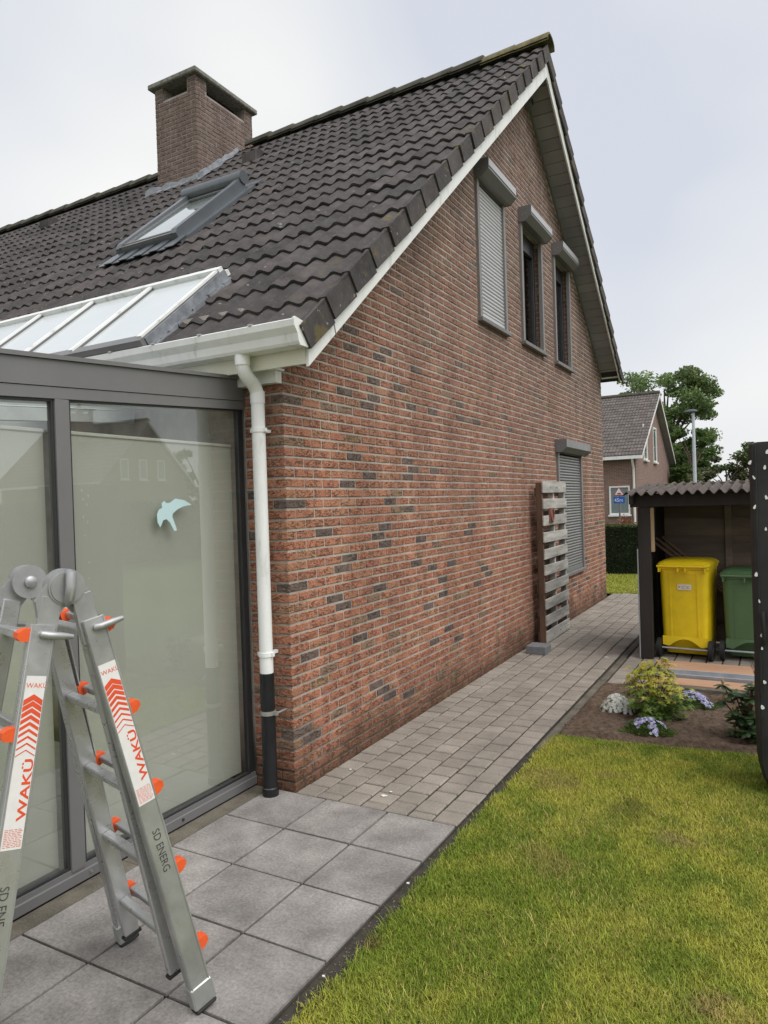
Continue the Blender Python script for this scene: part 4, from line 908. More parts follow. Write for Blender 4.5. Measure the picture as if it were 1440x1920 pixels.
for sy in (1, -1):
    for sx in (1, -1):
        # inner section stile
        Mi, li = seg_frame((sx*0.157, sy*0.05, 1.40), (sx*0.163, sy*0.325, 0.10), (sx, 0, 0))
        m = MB(); m.bbox(-0.013, 0.013, 0, li, -0.029, 0.029, 0.004, Mi); st = m.build('inner_stile', 'aluminium', lad)
        m = MB(); m.bbox(-0.0145, 0.0145, li, li+0.012, -0.035, 0.035, 0.003, Mi); m.build('end_cap', 'rubber', st)
        # flared outer section stile, a channel that wraps the inner one
        Mo, lo = seg_frame((sx*0.178, sy*0.074, 1.35), (sx*0.285, sy*0.36, 0.028), (sx, 0, 0))
        m = MB(); m.bbox(-0.004, 0.006, 0, lo, -0.036, 0.036, 0.002, Mo); m.bbox(-0.03, -0.0041, 0.0, lo, -0.036, -0.031, 0.001, Mo); m.bbox(-0.03, -0.0041, 0.0, lo, 0.031, 0.036, 0.001, Mo)
        m.box(0.0062, 0.0085, 0, lo, -0.033, -0.0295, Mo); m.box(0.0062, 0.0085, 0, lo, 0.0295, 0.033, Mo)
        ot = m.build('outer_stile', 'aluminium_dirty' if sx*sy > 0 else 'aluminium', lad)
        m = MB(); m.bbox(-0.034, 0.010, lo-0.07, lo+0.008, -0.041, 0.041, 0.005, Mo); m.build('foot', 'aluminium_dirty', ot)
        m = MB(); m.bbox(-0.034, 0.010, lo+0.008, lo+0.022, -0.039, 0.039, 0.005, Mo); m.build('foot_pad', 'rubber', ot)
        m = MB(); m.box(-0.0315, -0.0301, lo*0.70, lo*0.70+0.03, -0.03, -0.015, Mo); m.build('slot', 'dark_void', ot)
        STILES[sx, sy] = (Mi, li, Mo, lo, ot, st)
        # riveted hinge plate
        m = MB(); m.bbox(0.0132, 0.018, -0.03, 0.13, -0.031, 0.031, 0.001, Mi); hp = m.build('hinge_plate', 'hinge_steel', st)
        m = MB()
        for (a, b) in ((0.06, -0.02), (0.06, 0.02), (0.085, -0.02), (0.085, 0.02), (0.11, -0.02), (0.11, 0.02), (0.115, 0.0), (0.06, 0.0)):
            m.tube([Mi @ Vector((0.018, a, b)), Mi @ Vector((0.0205, a, b)), Mi @ Vector((0.0225, a, b))], [0.0052, 0.0045, 0.002], 8)
        m.build('rivets', 'hinge_steel', hp, True)
    # rungs
    for k in range(5):
        f_ = 0.075+k*0.205
        if f_ > 0.97: continue
        a = STILES[1, sy]; b = STILES[-1, sy]
        pa = a[0] @ Vector((-0.012, a[1]*f_, 0)); pb = b[0] @ Vector((-0.012, b[1]*f_, 0))
        d = (pa-pb).normalized(); yv = Vector((0, sy*0.95, 0.25)).normalized(); zv = d.cross(yv)
        Mr = frame(pb, d, yv, zv); ln = (pa-pb).length
        m = MB(); m.bbox(0, ln, -0.016, 0.016, -0.014, 0.014, 0.004, Mr); m.build('rung', 'aluminium', lad)
    for k in range(5):
        f_ = 0.012+k*0.209
        a = STILES[1, sy]; b = STILES[-1, sy]
        pa = a[2] @ Vector((-0.002, a[3]*f_+0.02, 0)); pb = b[2] @ Vector((-0.002, b[3]*f_+0.02, 0))
        off_ = Vector((0, sy*0.052, 0.012)); pa = pa+off_; pb = pb+off_; d = (pa-pb).normalized(); yv = Vector((0, sy*0.95, 0.25)).normalized(); zv = d.cross(yv)
        Mr = frame(pb, d, yv, zv); ln = (pa-pb).length
        m = MB(); m.bbox(0.035, ln-0.035, -0.014, 0.014, -0.012, 0.012, 0.003, Mr); rg = m.build('outer_rung', 'aluminium', lad)
        for (u0, u1) in ((-0.004, 0.032), (ln-0.032, ln+0.004)):
            m = MB(); m.prism([(-0.03, -0.026), (0.0, -0.019), (0.016, -0.006), (0.016, 0.010), (0.005, 0.018), (-0.03, 0.016)], u0, u1, 'x', Mr); m.build('rung_clip', 'orange_plastic', rg)
    # locking bars at the head of the outer section
    for sx in (1, -1):
        Mo = STILES[sx, sy][2]
        m = MB(); m.tube([Mo @ Vector(p) for p in ((-0.002, 0.03, 0.0), (0.016, 0.03, -0.002), (0.02, 0.03, 0.01), (0.02, 0.03, 0.05), (0.018, 0.03, 0.085))] if sx > 0 else [Mo @ Vector(p) for p in ((-0.002, 0.03, 0.0), (0.016, 0.03, 0.002), (0.02, 0.03, -0.01), (0.02, 0.03, -0.05), (0.018, 0.03, -0.085))], [0.009, 0.011, 0.012, 0.012, 0.008], 10)
        m.build('lock_bar', 'hinge_steel', lad, True)
for sx in (1, -1):
    m = MB(); n = 28
    m.tube([(sx*0.128, 0, 1.455), (sx*0.178, 0, 1.455)], 0.056, n); hg = m.build('hinge', 'hinge_steel', lad, True)
    m = MB(); m.tube([(sx*0.178, 0, 1.455), (sx*0.182, 0, 1.455)], 0.050, n); m.build('hinge_disc', 'hinge_steel', hg, True)
    for sy in (1, -1):
        m = MB(); m.prism([(sy*-0.012, 1.508), (sy*0.03, 1.502), (sy*0.092, 1.42), (sy*0.085, 1.36), (sy*0.026, 1.37), (sy*-0.005, 1.41)], sx*(0.136 if sy > 0 else 0.152), sx*(0.15 if sy > 0 else 0.172), 'x'); m.build('hinge_arm', 'hinge_steel', hg)
    m = MB()
    if sx > 0: m.tube([(0.182, 0.004, 1.50), (0.20, 0.004, 1.495), (0.206, 0.0, 1.46), (0.20, -0.004, 1.42), (0.184, -0.004, 1.405)], [0.012, 0.016, 0.016, 0.015, 0.01], 12)
    else: m.tube([(-0.128, 0, 1.455), (-0.118, 0, 1.455), (-0.112, 0, 1.455)], [0.02, 0.02, 0.012], 12)
    m.build('hinge_knob', 'hinge_steel', hg, True)
# stickers and print on the two near stiles
wv, wf = text_geo('WAK\u00dc', 0.088, 0.022); wx1 = max(v[0] for v in wv); wx0 = min(v[0] for v in wv)
for sy in (1, -1):
    Mo, lo, ot = STILES[1, sy][2], STILES[1, sy][3], STILES[1, sy][4]
    m = MB(); y0_, y1_ = 0.15, 0.63
    m.box(0.0063, 0.0071, y0_, y1_, -0.0285, 0.0285, Mo); m.build('sticker', 'sticker_white', ot)
    m = MB(); X0 = 0.0076
    for k in range(9):
        th = 0.017-0.0017*k; yy = y0_+0.052+k*0.0195; chevron(m, Mo, X0, yy, 0.027, max(th, 0.0025), 0.017)
    zs = 1 if sy > 0 else 1
    zdir = -1 if (Mo @ Vector((0, 0, 1))-Mo @ Vector((0, 0, 0))).y > 0 else 1
    sc = 0.17/(wx1-wx0)
    # letters run up the stile
    for (lab, ytop, size, hgt) in (('big', y0_+0.235, sc, 1.0),):
        v = []
        for (a, b, c_) in wv:
            v.append(Mo @ Vector((X0, ytop+0.17-(a-wx0)*sc, (b*sc*0.62-0.026)*(-1 if sy > 0 else -1)*(1))))
        m.add(v, wf)
    m.build('sticker_print', 'print_red', ot)
    # small logo at the head, fine print at the foot
    tv, tf = text_geo('WAK\u00dc', 0.020); m = MB()
    m.add([Mo @ Vector((X0, y0_+0.034-b, a-0.026)) for a, b, c_ in tv], tf); m.build('logo_print', 'print_red', ot)
    m = MB()
    for k in range(11):
        yy = y0_+0.425+k*0.0046
        z_ = -0.024
        while z_ < 0.022:
            ww = random.uniform(0.004, 0.012); m.add([Mo @ Vector((X0, yy, z_)), Mo @ Vector((X0, yy+0.0016, z_)), Mo @ Vector((X0, yy+0.0016, min(z_+ww, 0.025))), Mo @ Vector((X0, yy, min(z_+ww, 0.025)))], [(0, 1, 2, 3)]); z_ += ww+0.003
    m.build('fine_print', 'print_red', ot)
    tv, tf = text_geo('SD ENERG' if sy > 0 else 'SD ENE', 0.045); m = MB()
    m.add([Mo @ Vector((0.0069, 0.725+a*0.72, (b*0.8-0.012)*1)) for a, b, c_ in tv], tf); m.build('marker_writing', 'marker_black', ot)
Mo, lo, ot = STILES[-1, -1][2], STILES[-1, -1][3], STILES[-1, -1][4]
m = MB(); m.box(-0.0315, -0.0308, 0.04, 0.4, -0.03, 0.03, Mo); m.build('warning_label', 'sticker_white', ot)

# ------------------------------------------------------------------ pallet leaning on the gable, concrete block
pal = thing('wooden_pallet', 'weathered grey wooden pallet standing on end against the brick gable wall', 'pallet', (0.065, 4.66, 0))
PWD = 1.02
for k in range(10):
    z = 0.01+k*0.1935; m = MB(); hgt = 0.118 if k not in (0, 9) else 0.135
    x_ = 0.092+0.0
    v0 = random.uniform(-0.006, 0.006); v1 = random.uniform(-0.006, 0.006)
    m.bbox(x_, x_+0.019, 0.0+random.uniform(-.006, .008), PWD+random.uniform(-.012, .008), 0, hgt, 0.003); m.v = [(x, y, zz+(v0 if y < 0.5 else v1)) for x, y, zz in m.v]
    m.build('board', 'pallet_grey', pal, loc=(0, 0, z))
for y in (0.0, PWD/2-0.03, PWD-0.05):
    m = MB(); m.bbox(0.02, 0.091, y+0.002, y+0.05, 0.0, 1.87, 0.004); m.build('stringer', 'pallet_brown' if y < 0.1 else 'pallet_grey', pal)
for k in range(7):
    m = MB(); m.bbox(0.0, 0.019, 0.01, PWD-0.01, 0, 0.1, 0.003); m.build('back_board', 'pallet_brown', pal, loc=(0, 0, 0.03+k*0.28))
m = MB()
for k in (0, 9):
    for y in (0.30, 0.55, 0.60, 0.78, 0.9, 0.96):
        m.tube([(0.111, y, 0.07+k*0.1935), (0.114, y, 0.07+k*0.1935)], 0.008, 6)
m.build('nail_heads', 'marker_black', pal)
m = MB(); pts = []
for k in range(13):
    a = PI*0.12+2*PI*0.88*k/12; pts.append((0.0, 0.062*math.sin(a), 0.075*math.cos(a)))
m.box(0.0, 0.012, -0.085, 0.085, -0.085, 0.085)
plq = m.build('hanging_plaque', 'rust', None, loc=(0.178, 4.95, 1.485)); tag(plq, 'small rusty red plaque hung on the upper boards of the pallet', 'plaque')
hs = MB(); hs.tube([(0.018, p[1], p[2]) for p in pts], 0.009, 8); hs.build('horseshoe_ring', 'rust', plq, True)
m = MB(); m.bbox(0, 0.215, 0, 0.22, 0, 0.088, 0.006); tag(m.build('concrete_block', 'concrete_block', None, loc=(0.105, 4.08, 0.0)), 'flat grey concrete block lying at the foot of the pallet', 'block')

# ------------------------------------------------------------------ bin shelter
SHX, SHY = 1.265, 4.27
shed = thing('bin_shelter', 'dark stained open wooden shelter with corrugated roof housing the wheeled bins', 'shelter', (SHX, SHY, 0))
def sp_(mb, name, mat, **k): return mb.build(name, mat, shed, **k)
m = MB(); m.bbox(0.0, 0.12, 0.0, 0.10, 0.0, 1.56, 0.004); sp_(m, 'post', 'tarred_wood')
m = MB(); m.bbox(0.0, 0.12, 1.1, 1.2, 0.0, 1.70, 0.004); sp_(m, 'post', 'tarred_wood')
m = MB(); m.bbox(2.0, 2.12, 0.0, 0.10, 0.0, 1.56, 0.004); sp_(m, 'post', 'tarred_wood')
m = MB(); m.bbox(-0.07, 2.2, 0.0, 0.07, 1.562, 1.69, 0.004); sp_(m, 'front_beam', 'tarred_wood')
m = MB(); m.bbox(-0.07, 2.2, 1.1, 1.17, 1.71, 1.80, 0.004); sp_(m, 'rear_beam', 'tarred_wood')
m = MB(); m.bbox(-0.06, -0.02, -0.12, 1.3, 1.60, 1.70, 0.004); m.v = [(x, y, z+0.06*y) for x, y, z in m.v]; sp_(m, 'rafter', 'tarred_wood')
for k in range(9):
    m = MB(); m.bbox(0.12, 2.1, 1.06+0.012*(k % 2), 1.085+0.012*(k % 2), 0.02+k*0.198, 0.02+k*0.198+0.205, 0.004); sp_(m, 'back_plank', 'shed_plank')
for x in (0.75, 1.5):
    m = MB(); m.bbox(x, x+0.07, 1.035, 1.059, 0.02, 1.75, 0.003); sp_(m, 'back_batten', 'shed_plank')
for k in range(6):
    m = MB(); m.bbox(0.012, 0.034, 0.101+k*0.166, 0.101+k*0.166+0.163, 0.02, 1.60+0.01*k, 0.003); sp_(m, 'side_plank', 'tarred_wood')
m = MB(); m.bbox(0.121, 0.155, 0.03, 0.075, 1.10, 1.555, 0.003); sp_(m, 'pale_batten', 'new_batten')
m = MB(); m.bbox(-0.012, 0.0, -0.004, 0.03, 0.0, 1.13, 0.002); sp_(m, 'steel_angle', 'steel_profile')
# corrugated sheet
xs = np.arange(-0.11, 2.3, 0.095/10); y_ = [-0.17, 0.5, 1.30]
def sheet_z(x, y): return 1.715+0.075*y+0.021*math.sin(2*PI*x/0.095)
V = []; F = []
for lay in (0.0, -0.006):
    for yy in y_:
        for x in xs: V.append((x, yy, sheet_z(x, yy)+lay))
n = len(xs)
for lay in (0, 1):
    for r in range(2):
        for k in range(n-1): o_ = lay*3*n+r*n+k; F.append((o_, o_+1, o_+n+1, o_+n))
for k in range(n-1): F.append((k, k+1, 3*n+k+1, 3*n+k)); F.append((2*n+k, 2*n+k+1, 5*n+k+1, 5*n+k))
m = MB(); m.add(V, F); sheet = sp_(m, 'corrugated_roof', 'bitumen_sheet', smooth=True)
for x in np.arange(0.05, 2.2, 0.285):
    for yy in (-0.1, 0.55):
        m = MB(); xx = round(x/0.095)*0.095+0.024; m.tube([(xx, yy, sheet_z(xx, yy)), (xx, yy, sheet_z(xx, yy)+0.008)], [0.011, 0.006], 8); m.build('roof_nail', 'rubber', sheet)
# loose planks leaning inside the shelter
ll = [('dark', 0), ('mid', 1), ('pale', 2)]
for k in range(3):
    a = px_hit(1218+12*k, 1010-2*k, 1, 5.02+0.1*k); b = px_hit(1346+6*k, 1104-2*k, 1, 5.08+0.1*k); b = a+(b-a)*((a.z-0.05)/(a.z-b.z)); d = (b-a).normalized(); yv = Vector((0, 1, 0)); yv = (yv-d*yv.dot(d)).normalized(); zv = d.cross(yv)
    m = MB(); M_ = frame((0, 0, 0), d, yv, zv); m.bbox(0, (b-a).length, -0.045, 0.045, -0.011, 0.011, 0.002, M_)
    tag(m.build('loose_plank', 'loose_board', None, loc=a), ['brown plank leaning behind the yellow bin, nearest the front of the shelter', 'brown plank leaning behind the yellow bin, middle one of three', 'brown plank leaning behind the yellow bin, nearest the back wall'][k], 'plank', 'planks leaning in the shelter')
# boards on the ground before the bins
bspec = [(3.98, 4.13, 'pink_board', 'plank', 'pinkish wooden plank on the ground closest to the wheeled bins'), (3.76, 3.965, 'pink_board', 'plank', 'pinkish wooden plank on the ground between another plank and the steel strip'), (3.22, 3.45, 'pink_board', 'plank', 'pinkish wooden plank on the ground along the flower bed')]
for (a, b, mt, ct, lb_) in bspec:
    m = MB(); m.bbox(0, 1.55, 0, b-a, 0, 0.028, 0.003); tag(m.build('ground_plank', mt, None, loc=(1.46, a, 0.004)), lb_, ct)
m = MB(); m.bbox(0, 1.5, 0, 0.012, 0, 0.05, 0.002); m.bbox(0, 1.5, 0.0121, 0.19, 0, 0.008, 0.002); m.bbox(0, 1.5, 0.178, 0.19, 0.0081, 0.05, 0.002); tag(m.build('steel_channel', 'steel_profile', None, loc=(1.50, 3.50, 0.004)), 'grey steel channel lying on the ground between the pinkish planks', 'steel strip')
m = MB(); m.bbox(0, 2.0, 0, 0.06, -0.05, 0.045, 0.006); tag(m.build('bed_kerb', 'edging', None, loc=(1.33, 3.075, 0)), 'low concrete kerb at the back of the flower bed', 'kerb')

# ------------------------------------------------------------------ wheeled bins
def rrect(cx_, cy_, hx, hy, r, z, n=5):
    p = []
    for (sx, sy, a0) in ((1, 1, 0), (-1, 1, 90), (-1, -1, 180), (1, -1, 270)):
        for k in range(n): a = math.radians(a0+90*k/(n-1)); p.append((cx_+sx*(hx-r)+r*math.cos(a), cy_+sy*(hy-r)+r*math.sin(a), z))
    return p
def wheelie(label, loc, rz, mat, ht, wd=0.48, dp=0.55):
    t = thing('wheeled_bin', label, 'bin', loc, rz, 'wheeled bins in the shelter')
    b = MB(); hx, hy = wd/2, dp/2
    rings = [rrect(0, 0.05, hx*0.80, hy*0.70, 0.03, 0.035), rrect(0, 0.05, hx*0.83, hy*0.73, 0.04, 0.05), rrect(0, 0.03, hx*0.85, hy*0.80, 0.05, 0.16), rrect(0, 0.0, hx*0.885, hy*0.86, 0.055, 0.19), rrect(0, 0, hx*0.93, hy*0.93, 0.06, ht*0.72), rrect(0, 0, hx*0.95, hy*0.955, 0.06, ht-0.075), rrect(0, 0, hx*0.985, hy*0.985, 0.05, ht-0.07), rrect(0, 0, hx*0.985, hy*0.985, 0.05, ht-0.045)]
    b.loft(rings); body = b.build('body', mat, t, True)
    # raised back panel with the arch over the axle, front edge strips
    pn = MB(); yb_ = -hy
    def yz(z): return yb_*(0.86+0.07*(z-0.19)/(ht*0.72-0.19))-0.004
    for s in (-1, 1):
        x = s*hx*0.52; pn.add([(x-0.006, yz(0.2), 0.2), (x+0.006, yz(0.2), 0.2), (x+0.006, yz(ht-0.1), ht-0.1), (x-0.006, yz(ht-0.1), ht-0.1), (x-0.006, yz(0.2)+0.03, 0.2), (x+0.006, yz(0.2)+0.03, 0.2), (x+0.006, yz(ht-0.1)+0.03, ht-0.1), (x-0.006, yz(ht-0.1)+0.03, ht-0.1)], [(0, 1, 2, 3), (0, 3, 7, 4), (1, 5, 6, 2), (4, 5, 1, 0), (3, 2, 6, 7)])
    pn.add([(-hx*0.52, yz(ht-0.12), ht-0.12), (hx*0.52, yz(ht-0.12), ht-0.12), (hx*0.52, yz(ht-0.11), ht-0.11), (-hx*0.52, yz(ht-0.11), ht-0.11), (-hx*0.52, yz(ht-0.12)+0.03, ht-0.12), (hx*0.52, yz(ht-0.12)+0.03, ht-0.12), (hx*0.52, yz(ht-0.11)+0.03, ht-0.11), (-hx*0.52, yz(ht-0.11)+0.03, ht-0.11)], [(0, 1, 2, 3), (4, 5, 1, 0), (3, 2, 6, 7)])
    n = 14; arch = [(-hx*0.86, 0.21), (-hx*0.86, 0.135), (-hx*0.66, 0.125)]+[(-hx*0.6+1.2*hx*k/n, 0.125+0.075*math.sin(PI*k/n)) for k in range(n+1)]+[(hx*0.66, 0.125), (hx*0.86, 0.135), (hx*0.86, 0.21)]
    top_ = [(x, 0.225) for x, _ in arch]
    v = [(x, yz(0.2)-0.008, z) for x, z in arch]+[(x, yz(0.2)-0.004, z) for x, z in top_]+[(x, yz(0.2)+0.05, z) for x, z in arch]; k_ = len(arch)
    pn.add(v, [(i_, i_+1, k_+i_+1, k_+i_) for i_ in range(k_-1)]+[(i_, i_+1, 2*k_+i_+1, 2*k_+i_) for i_ in range(k_-1)])
    pn.build('back_panel', mat, body)
    l = MB(); l.loft([rrect(0, 0, hx*1.0, hy*1.02, 0.05, ht-0.043), rrect(0, 0, hx*1.02, hy*1.04, 0.055, ht-0.04), rrect(0, 0, hx*1.02, hy*1.04, 0.055, ht-0.018), rrect(0, 0.0, hx*0.96, hy*0.96, 0.07, ht+0.0), rrect(0, 0.01, hx*0.82, hy*0.8, 0.08, ht+0.018), rrect(0, 0.01, hx*0.6, hy*0.55, 0.08, ht+0.026)])
    lid = l.build('lid', mat, t, True)
    hd = MB(); yh = -hy*1.04-0.045
    hd.tube([(-hx*0.95, yh, ht-0.035), (hx*0.95, yh, ht-0.035)], 0.0125, 10)
    for x in (-0.88, -0.14, 0.14, 0.88): hd.bbox(x*hx-0.008, x*hx+0.008, yh-0.004, -hy*0.95, ht-0.095, ht-0.025, 0.002)
    hd.build('handle', mat, t, True)
    ax = MB(); ya_ = yb_*0.80-0.02; ax.tube([(-hx*1.05, ya_, 0.10), (hx*1.05, ya_, 0.10)], 0.010, 10); ax.build('axle', 'steel_profile', t)
    for s in (-1, 1):
        wh = MB(); wh.tube([(s*(hx*0.90), ya_, 0.10), (s*(hx*0.91), ya_, 0.10), (s*(hx*1.06), ya_, 0.10), (s*(hx*1.07), ya_, 0.10)], [0.09, 0.10, 0.10, 0.09], 24); wo = wh.build('wheel', 'rubber', t, True)
        hb = MB(); hb.tube([(s*(hx*1.07), ya_, 0.10), (s*(hx*1.09), ya_, 0.10)], [0.04, 0.035], 14); hb.build('hub', 'rubber', wo, True)
    return t, body, yz
yb, ybody, yz = wheelie('yellow plastic wheeled bin with white label under the shelter roof', (1.70, 4.66, 0), math.radians(-6), 'yellow_plastic', 0.985, 0.50, 0.56)
m = MB(); zl = 0.735; m.box(-0.055, 0.075, yz(zl)-0.004, yz(zl)+0.001, zl-0.028, zl+0.028); lbl = m.build('label_plate', 'sticker_white', yb)
tv, tf = text_geo('IOK', 0.052); m = MB(); yl = yz(zl)-0.0052
m.add([(a*0.86-0.012, yl, zl+b-0.020) for a, b, c_ in tv], tf); m.add([(-0.045, yl, zl-0.012), (-0.045, yl, zl+0.014), (-0.022, yl, zl+0.001)], [(0, 1, 2)]); m.add([(-0.016, yl, zl-0.02), (-0.0145, yl, zl-0.02), (-0.0145, yl, zl+0.024), (-0.016, yl, zl+0.024)], [(0, 1, 2, 3)]); m.build('label_print', 'label_yellow', lbl)
wheelie('dark green plastic wheeled bin beside the yellow one', (2.285, 4.70, 0), math.radians(-3), 'green_plastic', 0.895, 0.52, 0.56)

# ------------------------------------------------------------------ black furniture cover at the edge of the lawn
cv = thing('furniture_cover', 'tall black fabric cover with white petal specks standing on the lawn edge', 'cover', (2.39, 1.05, 0))
m = MB(); rings = []
def cov_ring(z, ins, y0, x_add=0.0):
    p = []
    for (x, y) in ((0.0+ins+x_add, 0.03), (0.02+ins+x_add, 0.0), (0.25, -0.01), (0.5, 0.0), (0.78-ins, 0.0), (0.80-ins, 0.03), (0.80-ins, 0.32), (0.78-ins, 0.35), (0.4, 0.355), (0.02+ins+x_add, 0.35), (0.0+ins+x_add, 0.32)):
        p.append((x+0.004*math.sin(9*z+y*7), y+0.006*math.sin(7*z+x*11), z))
    return p
for z, ins in ((0.01, 0.10), (0.04, 0.055), (0.10, 0.025), (0.17, 0.008), (0.24, 0.0), (0.5, 0.002), (0.8, 0.0), (1.1, 0.003), (1.4, 0.0), (1.7, 0.002), (1.90, 0.0), (1.945, 0.006), (1.955, 0.03)): rings.append(cov_ring(z, ins, 0))
m.loft(rings); m.build('cover_cloth', 'cover_black', cv, True)
m = MB(); m.tube([(0.034, -0.006+0.006*math.sin(7*z), z) for z in np.linspace(0.2, 1.94, 18)], 0.005, 6); m.build('seam', 'cover_black', cv, True)
m = MB(); m.tube([(0.05, -0.02, 1.02), (0.052, -0.035, 0.98), (0.056, -0.035, 0.88), (0.054, -0.02, 0.84)], 0.011, 8); m.build('grip', 'rubber', cv, True)
PETALS = [(1439, 848), (1406, 868), (1434, 877), (1414, 896), (1437, 933), (1415, 951), (1436, 992), (1418, 1077), (1424, 1127), (1429, 1190), (1429, 1215), (1434, 1278), (1430, 1325)]
for (x, y) in PETALS:
    p = px_hit(x, y, 1, 1.05); s = random.uniform(0.008, 0.014); a = random.uniform(-0.6, 0.6); m = MB()
    el = random.uniform(0.4, 0.85); ring = [(s*el*math.sin(t), s*(math.cos(t)+0.25*math.cos(2*t))) for t in np.linspace(0, 2*PI, 9)[:-1]]
    ring = [(c*math.cos(a)-d*math.sin(a), c*math.sin(a)+d*math.cos(a)) for c, d in ring]
    m.prism(ring, -0.024, -0.0175, 'y'); m.build('petal', 'petal_white', cv, loc=(p.x-2.39, 0.002, p.z))

# ------------------------------------------------------------------ plants in the bed
def palmate():
    m = MB(); v = [(0, 0, 0)]; n = 7
    for k in range(n):
        a = math.radians(-115+230*k/(n-1)); r = 1.0-0.42*abs(k-3)/3; a2 = a+math.radians(17)
        v.append((r*math.sin(a), r*math.cos(a), -0.25*r)); v.append((0.36*math.sin(a2), 0.36*math.cos(a2), -0.04))
    m.add(v, [(0, 2*k+1, 2*k+2) if False else (0, 2*k, 2*k+1, 2*k+2) if k > 0 else (0, 1, 2) for k in range(n)]); return m
ml_t = palmate().mesh('leaf', 'maple_top'); ml_l = palmate().mesh('leaf', 'maple_low')
bz = soil_z(1.70, 2.2)
mp_ = thing('maple_shrub', 'small yellow-green maple shrub growing in the middle of the flower bed', 'shrub', (1.70, 2.22, bz-0.01))
st = MB(); tips = []
for k in range(16):
    a = 2*PI*k/16+random.uniform(-.25, .25); r = random.uniform(0.08, 0.235); h = 0.44-0.55*r+random.uniform(-.06, .04)
    p0 = (0, 0, 0); p1 = (0.35*r*math.cos(a), 0.35*r*math.sin(a), h*0.5); p2 = (r*math.cos(a), r*math.sin(a), h)
    st.tube([p0, p1, p2], [0.007, 0.004, 0.0015], 5); tips.append((p1, p2))
st.build('stems', 'twig', mp_)
def orient(o, tilt_az, tilt, spin, s):
    o.rotation_euler = (Matrix.Rotation(tilt_az, 3, 'Z') @ Matrix.Rotation(tilt, 3, 'X') @ Matrix.Rotation(spin, 3, 'Z')).to_euler(); o.scale = (s, s, s)
fillm = MB()
for k in range(620):
    a = random.uniform(0, 2*PI); q = math.sqrt(random.random()); zz = random.random()
    R_ = 0.265*math.sqrt(max(0.05, 1-(zz-0.42)**2*2.6)); lob = 0.82+0.22*math.sin(3*a+5*zz)+0.16*math.sin(7*a-9*zz+1); r = R_*(0.5+0.5*q)*lob; z = 0.03+(0.37+0.05*math.sin(2*a+0.7)+0.03*math.sin(5*a))*zz
    if k >= 290: r *= 0.8
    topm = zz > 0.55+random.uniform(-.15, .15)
    if k >= 290:
        Ml = Matrix.Translation((r*math.cos(a), r*math.sin(a), z)) @ Matrix.Rotation(a-PI/2, 4, 'Z') @ Matrix.Rotation(-random.uniform(0.1, 0.9), 4, 'X') @ Matrix.Rotation(PI+random.uniform(-.7, .7), 4, 'Z') @ Matrix.Scale(random.uniform(0.035, 0.055), 4)
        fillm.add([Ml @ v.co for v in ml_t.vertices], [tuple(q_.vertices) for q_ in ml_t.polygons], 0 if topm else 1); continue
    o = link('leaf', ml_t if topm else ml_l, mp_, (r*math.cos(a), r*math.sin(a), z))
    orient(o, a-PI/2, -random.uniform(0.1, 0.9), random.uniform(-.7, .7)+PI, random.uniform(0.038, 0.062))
fillm.build('inner_leaves', ['maple_top', 'maple_low'], mp_, kind='stuff')
